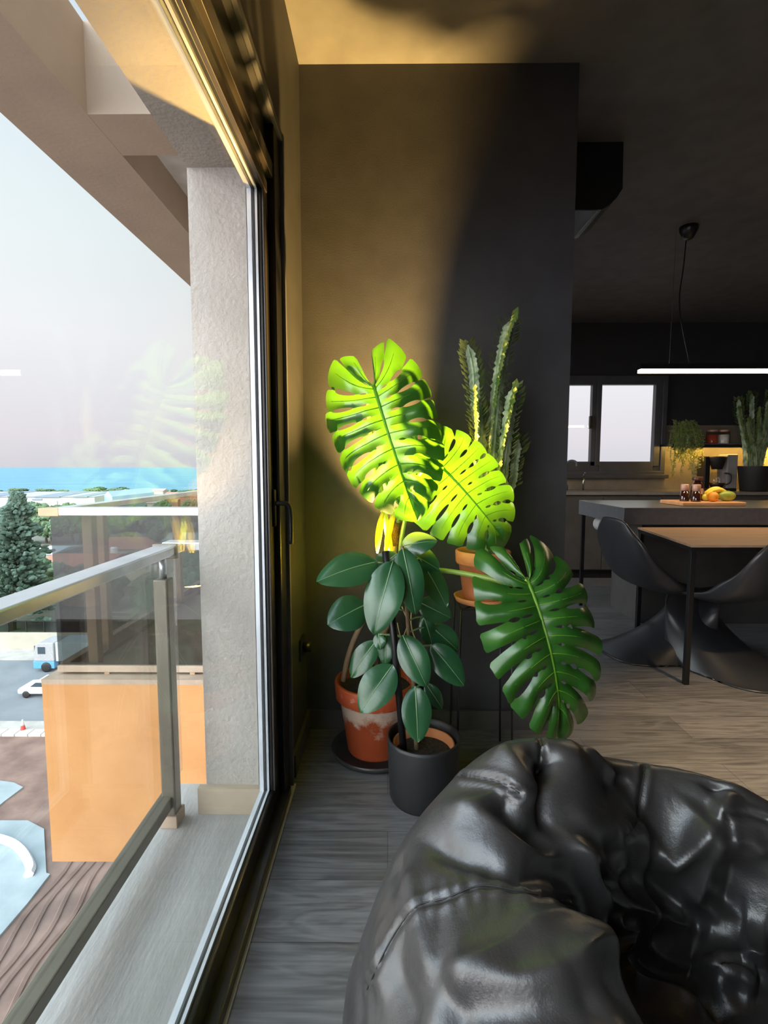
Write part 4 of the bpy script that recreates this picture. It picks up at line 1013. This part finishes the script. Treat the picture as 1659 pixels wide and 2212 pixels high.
o = wobj('handle', B((lx1-.035, lx1-.01, YK-.06, YK-.02, 1.58, 1.72)), M_black, kw); mod_bevel(o, .004)
wobj('pane', B((gx0, gx1, YK+.0, YK+.006, gzb, gzt), (KX0+.05, lx1, YK+.02, YK+.026, gzb, gzt)), M_glass, kw)
# tap & dispenser
tp = thing('kitchen_tap', (at_y(1222,1050,5.66).x, 5.66, .90), 'black curved kitchen tap at the left end of the worktop', 'tap')
lobj('spout', T([tuple(p) for p in spline([(0,0,0),(0,0,.20),(.0,0,.29),(.04,-.02,.325),(.09,-.04,.31),(.10,-.045,.26)], 20)], .011, 10), M_trim, tp, True)
lobj('base', L([(0,0),(.026,0),(.026,.05),(.014,.06),(0,.06)], n=20), M_trim, tp, True)
sd = thing('soap_dispenser', (at_y(1260,1050,5.64).x, 5.64, .90), 'slim metal soap pump on the worktop right of the tap', 'soap dispenser')
lobj('pump', T([(0,0,0),(0,0,.17)], .010, 10), M_chrome, sd, True); lobj('nozzle', T([(0,0,.165),(0,0,.19),(.0,-.05,.19)], .006, 8), M_chrome, sd, True)
# shelf with led
SX0 = at_y(1478,960,5.7).x; SZ = at_y(1500,959,5.6).z
sh = thing('wall_shelf', (3.7, 5.68, SZ), 'thin black wall shelf with warm light strip underneath', 'shelf')
o = wobj('board', B((3.05, XR, 5.54, YK, SZ-.024, SZ), (3.05, XR, 5.54, 5.55, SZ-.042, SZ-.024)), M_black, sh)
wobj('edge_trim', B((3.3, XR, 5.536, 5.541, SZ-.008, SZ)), M_chrome, sh)
wobj('light_strip', B((3.10, XR, 5.562, 5.582, SZ-.034, SZ-.025)), M_led2, sh)
# jars
def jar(px, d, lab, cm):
    b = at_y(px, 947, d); j = thing('glass_jar', (b.x, d, SZ), lab, 'jar', 'jars on the shelf')
    lobj('contents', L([(0,.004),(.052,.004),(.052,.10),(0,.10)], n=28), cm, j, True)
    lobj('glass_body', L([(0,0),(.056,0),(.058,.01),(.058,.125),(.05,.13)], n=28), M_clear, j, True)
    lobj('lid', L([(0,.13),(.055,.13),(.055,.152),(0,.154)], n=28), M_copper, j, True)
jar(1538, 5.62, 'glass jar of red powder on the shelf, left of the white jar', mat('red_spice', (.45,.06,.02), .9))
jar(1563, 5.62, 'glass jar of white powder on the shelf, right of the red jar', mat('white_salt', (.75,.70,.65), .9))
# outlet
ox = at_y(1512,1012,YK-.02)
ol = thing('double_socket', (ox.x, YK-.016, ox.z), 'dark double wall socket left of the coffee maker', 'socket')
o = lobj('face_plate', B((-.085,.085,-.010,.004,-.06,.06)), M_trim, ol); mod_bevel(o, .004)
lobj('socket_hole', L([(0,0),(.022,0),(.022,.004),(0,.004)], (-.04,0,0), 20), M_black, ol).rotation_euler = (PI/2,0,0)
ol.children[-1].location = (0,-.010,0)
lobj('switch', B((.02,.05,-.016,-.010,-.03,.03)), M_cab, ol)
# coffee maker
cf = at_y(1550,1058,5.5); 
cm_ = thing('coffee_maker', (cf.x, 5.55, .90), 'black and grey filter coffee maker with glass jug on the worktop', 'coffee maker')
o = lobj('base', B((-.13,.16,-.12,.12,0,.03)), M_black, cm_); mod_bevel(o, .01)
o = lobj('back_panel', B((-.13,-.07,-.02,.12,.03,.37)), M_black, cm_); mod_bevel(o, .008)
o = lobj('water_tank', B((.075,.19,-.07,.10,.0,.39)), mat('tank_grey', (.22,.22,.23), .3), cm_); mod_bevel(o, .012)
lobj('filter_basket', L([(0,.23),(.05,.23),(.085,.35),(.088,.365),(0,.37)], (-.0,-.02,0), 28), M_blackm, cm_, True)
jg = lobj('jug', L([(0,.035),(.055,.035),(.078,.07),(.08,.12),(.06,.18),(.055,.20)], (-.0,-.03,0), 28), M_clear, cm_, True)
lobj('coffee', L([(0,.037),(.054,.038),(.074,.07),(.074,.085),(0,.085)], (-.0,-.03,0), 28), M_amber, cm_, True)
lobj('jug_handle', T([tuple(p) for p in spline([(.055,-.06,.19),(.105,-.08,.175),(.11,-.08,.10),(.08,-.06,.065)], 12)], .009, 8), M_black, cm_, True)
# black pot with kitchen cactus
kc = at_y(1640,1058,5.35); KCX, KCY = kc.x, 5.42
kp = thing('kitchen_plant_pot', (KCX, KCY, .90), 'tapered black pot on the worktop right of the coffee maker', 'plant pot')
lobj('pot_body', L([(0,0),(.125,0),(.132,.01),(.162,.255),(.165,.265),(.155,.265),(.150,.24),(0,.235)], n=40), M_blackm, kp, True)
kcac = thing('kitchen_cactus', (KCX, KCY, 1.14), 'dense dark green cactus in the tapered black pot on the kitchen worktop', 'cactus')
for i, (dx, dy, tx, h_) in enumerate(((-.06,0,-.16,.62),(-.02,.03,-.05,.78),(.02,-.03,.05,.72),(.06,.02,.16,.68),(-.04,-.04,-.10,.50),(.04,.04,.10,.80),(.0,0,.0,.60),(-.08,.02,-.13,.72))):
    bm, lb = cactus_stem([(dx,dy,-.02),(dx+tx*.3,dy,h_*.4),(dx+tx*.8,dy,h_*.8),(dx+tx,dy,h_)], .024, .02, seed=30+i, leafy=1.4, ls=.035)
    s_ = lobj('column', bm, M_cac, kcac); tag(lobj('leaf_fringe', lb, M_cacl, s_), kind='stuff')
# trailing plant on shelf
tpx = at_y(1466,950,5.66)
tp_ = thing('trailing_plant', (tpx.x, 5.66, SZ), 'trailing plant hanging over the left end of the lit shelf', 'plant')
r_ = random.Random(12); bm = bmesh.new(); lb = bmesh.new()
for i in range(70):
    a_ = r_.uniform(0, 2*PI); R0 = r_.uniform(.02, .12); ln = r_.uniform(.15, .50) if i > 4 else r_.uniform(.5, .68)
    x, y = R0*math.cos(a_), -abs(R0*math.sin(a_))*.6; ox_ = math.cos(a_)*.05
    z0 = r_.uniform(.12, .26); pts = [(x*.5, y*.5, .12), (x, y-.05, z0), (x+ox_, y-.12, z0-.12)]
    k = 3
    while z0-.12*(k-1) > z0-ln-.05 and k < 9:
        pts.append((x+ox_+r_.uniform(-.03,.03), y-.13+r_.uniform(-.015,.015), z0-.09*k+.05)); k += 1
    sp = spline(pts, len(pts)*5); tube(bm, [tuple(p) for p in sp], .0022, 4)
    for p in sp[4:]:
        for _ in range(2):
            d = Vector((r_.uniform(-1,1), r_.uniform(-1,.4), r_.uniform(-.9,.6))).normalized(); s_ = d.cross(Vector((0,1,.3))).normalized(); l = r_.uniform(.018,.036); q0 = Vector(p)
            lb.faces.new([lb.verts.new(v) for v in (q0, q0+d*l*.5+s_*l*.16, q0+d*l, q0+d*l*.5-s_*l*.16)])
lobj('stems', bm, M_pet, tp_); lobj('foliage', lb, leafmat('trailing_leaf', (.12,.17,.07), (.20,.25,.10), (.6,.6,.15), .35, .5), tp_)
tpp = tag(lobj('shelf_pot', L([(0,0),(.045,0),(.06,.10),(.055,.10),(.05,.08),(0,.08)], n=28), M_black, None, True), 'small dark pot holding the trailing plant on the shelf', 'plant pot'); tpp.location = (tpx.x, 5.66, SZ)
# wooden house shaped board behind pot
hb_ = at_y(1655,1005,5.72); bm = bmesh.new(); prism(bm, [(hb_.x-.13,.905),(hb_.x+.2,.905),(hb_.x+.2,1.34),(hb_.x-.0,1.43),(hb_.x-.13,1.30)], 'y', 5.74, 5.76)
tag(wobj('wooden_board', bm, mat('pale_wood', (.60,.45,.25), .5, noise_scale=5), None), 'pale house shaped wooden board leaning on the wall behind the kitchen cactus', 'board')

# items on the island
IZ = .88
bx0 = at_y(1442,1090,3.75).x; bx1 = at_y(1600,1090,3.62).x
cb = tag(wobj('cutting_board', B((bx0, bx1, 3.56, 3.86, IZ+.001, IZ+.028)), M_board, None), 'thick wooden cutting board on the kitchen island', 'cutting board'); mod_bevel(cb, .006)
def mill(px, d, lab):
    p = at_y(px, 1085, d); m_ = thing('salt_mill', (p.x, d, IZ+.028), lab, 'mill', 'salt and pepper mills')
    lobj('glass_body', L([(0,0),(.030,0),(.032,.006),(.024,.075),(0,.078)], n=28), M_amber, m_, True)
    lobj('cap', L([(0,.076),(.024,.076),(.027,.082),(.027,.118),(.024,.122),(0,.122)], n=28), M_copper, m_, True)
mill(1478, 3.68, 'dark glass salt mill with copper cap, left of the pair on the cutting board')
mill(1503, 3.62, 'dark glass pepper mill with copper cap, right of the pair on the cutting board')
p = at_y(1505, 1075, 3.76)
bt = thing('amber_bottle', (p.x, 3.76, IZ+.028), 'brown glass bottle with dark lid behind the two mills', 'bottle')
lobj('glass_body', L([(0,0),(.042,0),(.044,.01),(.044,.10),(.022,.135),(.020,.150),(0,.15)], n=28), M_amber, bt, True)
lobj('lid', L([(0,.148),(.034,.148),(.036,.152),(.036,.172),(.033,.175),(0,.175)], n=28), mat('brown_lid', (.08,.035,.02), .3), bt, True)
lobj('label', B((-.03,.015,-.046,-.043,.05,.09)), mat('pink_label', (.55,.30,.24), .6), bt)
def fruit(name, px, d, r, lab, m, sc_=(1,1,1), z=.0, stem=None):
    p = at_y(px, 1080, d); f = thing(name, (p.x, d, IZ+.028+z), lab, name)
    bm = bmesh.new(); bmesh.ops.create_icosphere(bm, subdivisions=3, radius=r)
    for v in bm.verts: v.co = Vector((v.co.x*sc_[0], v.co.y*sc_[1], v.co.z*sc_[2]+r*sc_[2])) 
    lobj('flesh', bm, m, f, True); bm = T([(r*sc_[0]*.96*(0 if sc_[0] <= 1 else 1),0,r*sc_[2]*(2.0 if sc_[0] <= 1 else 1)-.003),(r*sc_[0]*(0 if sc_[0] <= 1 else 1.08),0,r*sc_[2]*(2.0 if sc_[0] <= 1 else 1)+.004)], .003, 6)
    lobj('stem', bm, M_trunk, f); return f
fruit('orange', 1540, 3.62, .036, 'bright orange fruit at the front of the cutting board', mat('orange_peel', (.85,.32,.02), .45, bump=.2, bump_scale=200))
fruit('papaya', 1569, 3.68, .040, 'green papaya lying right of the orange on the cutting board', mat('green_peel', (.16,.26,.03), .4, col2=(.45,.42,.05), noise_scale=14), (1.55,1,.95))
fruit('lemon', 1525, 3.72, .026, 'yellow green lemon lying between the bottle and the bananas', mat('lemon_peel', (.60,.52,.05), .45), (1.25,1,1))
bn = thing('banana_bunch', (at_y(1545,1070,3.72).x, 3.72, IZ+.028), 'bunch of yellow bananas resting behind the orange', 'bananas')
for k, (dy, zz, tt) in enumerate(((-.02,.07,.0),(.01,.076,.3),(.04,.06,-.25))):
    pts = [(-.075, dy, zz-.03),(-.03, dy-.01, zz+.005),(.02, dy-.012, zz+.01),(.075, dy+tt*.05, zz-.02+tt*.02)]
    sp = spline(pts, 14); lobj('banana', T([tuple(p) for p in sp], [.005]+[.013+.004*math.sin(PI*i/13) for i in range(13)]+[.005], 8), mat('banana_peel', (.85,.60,.06), .45), bn, True)
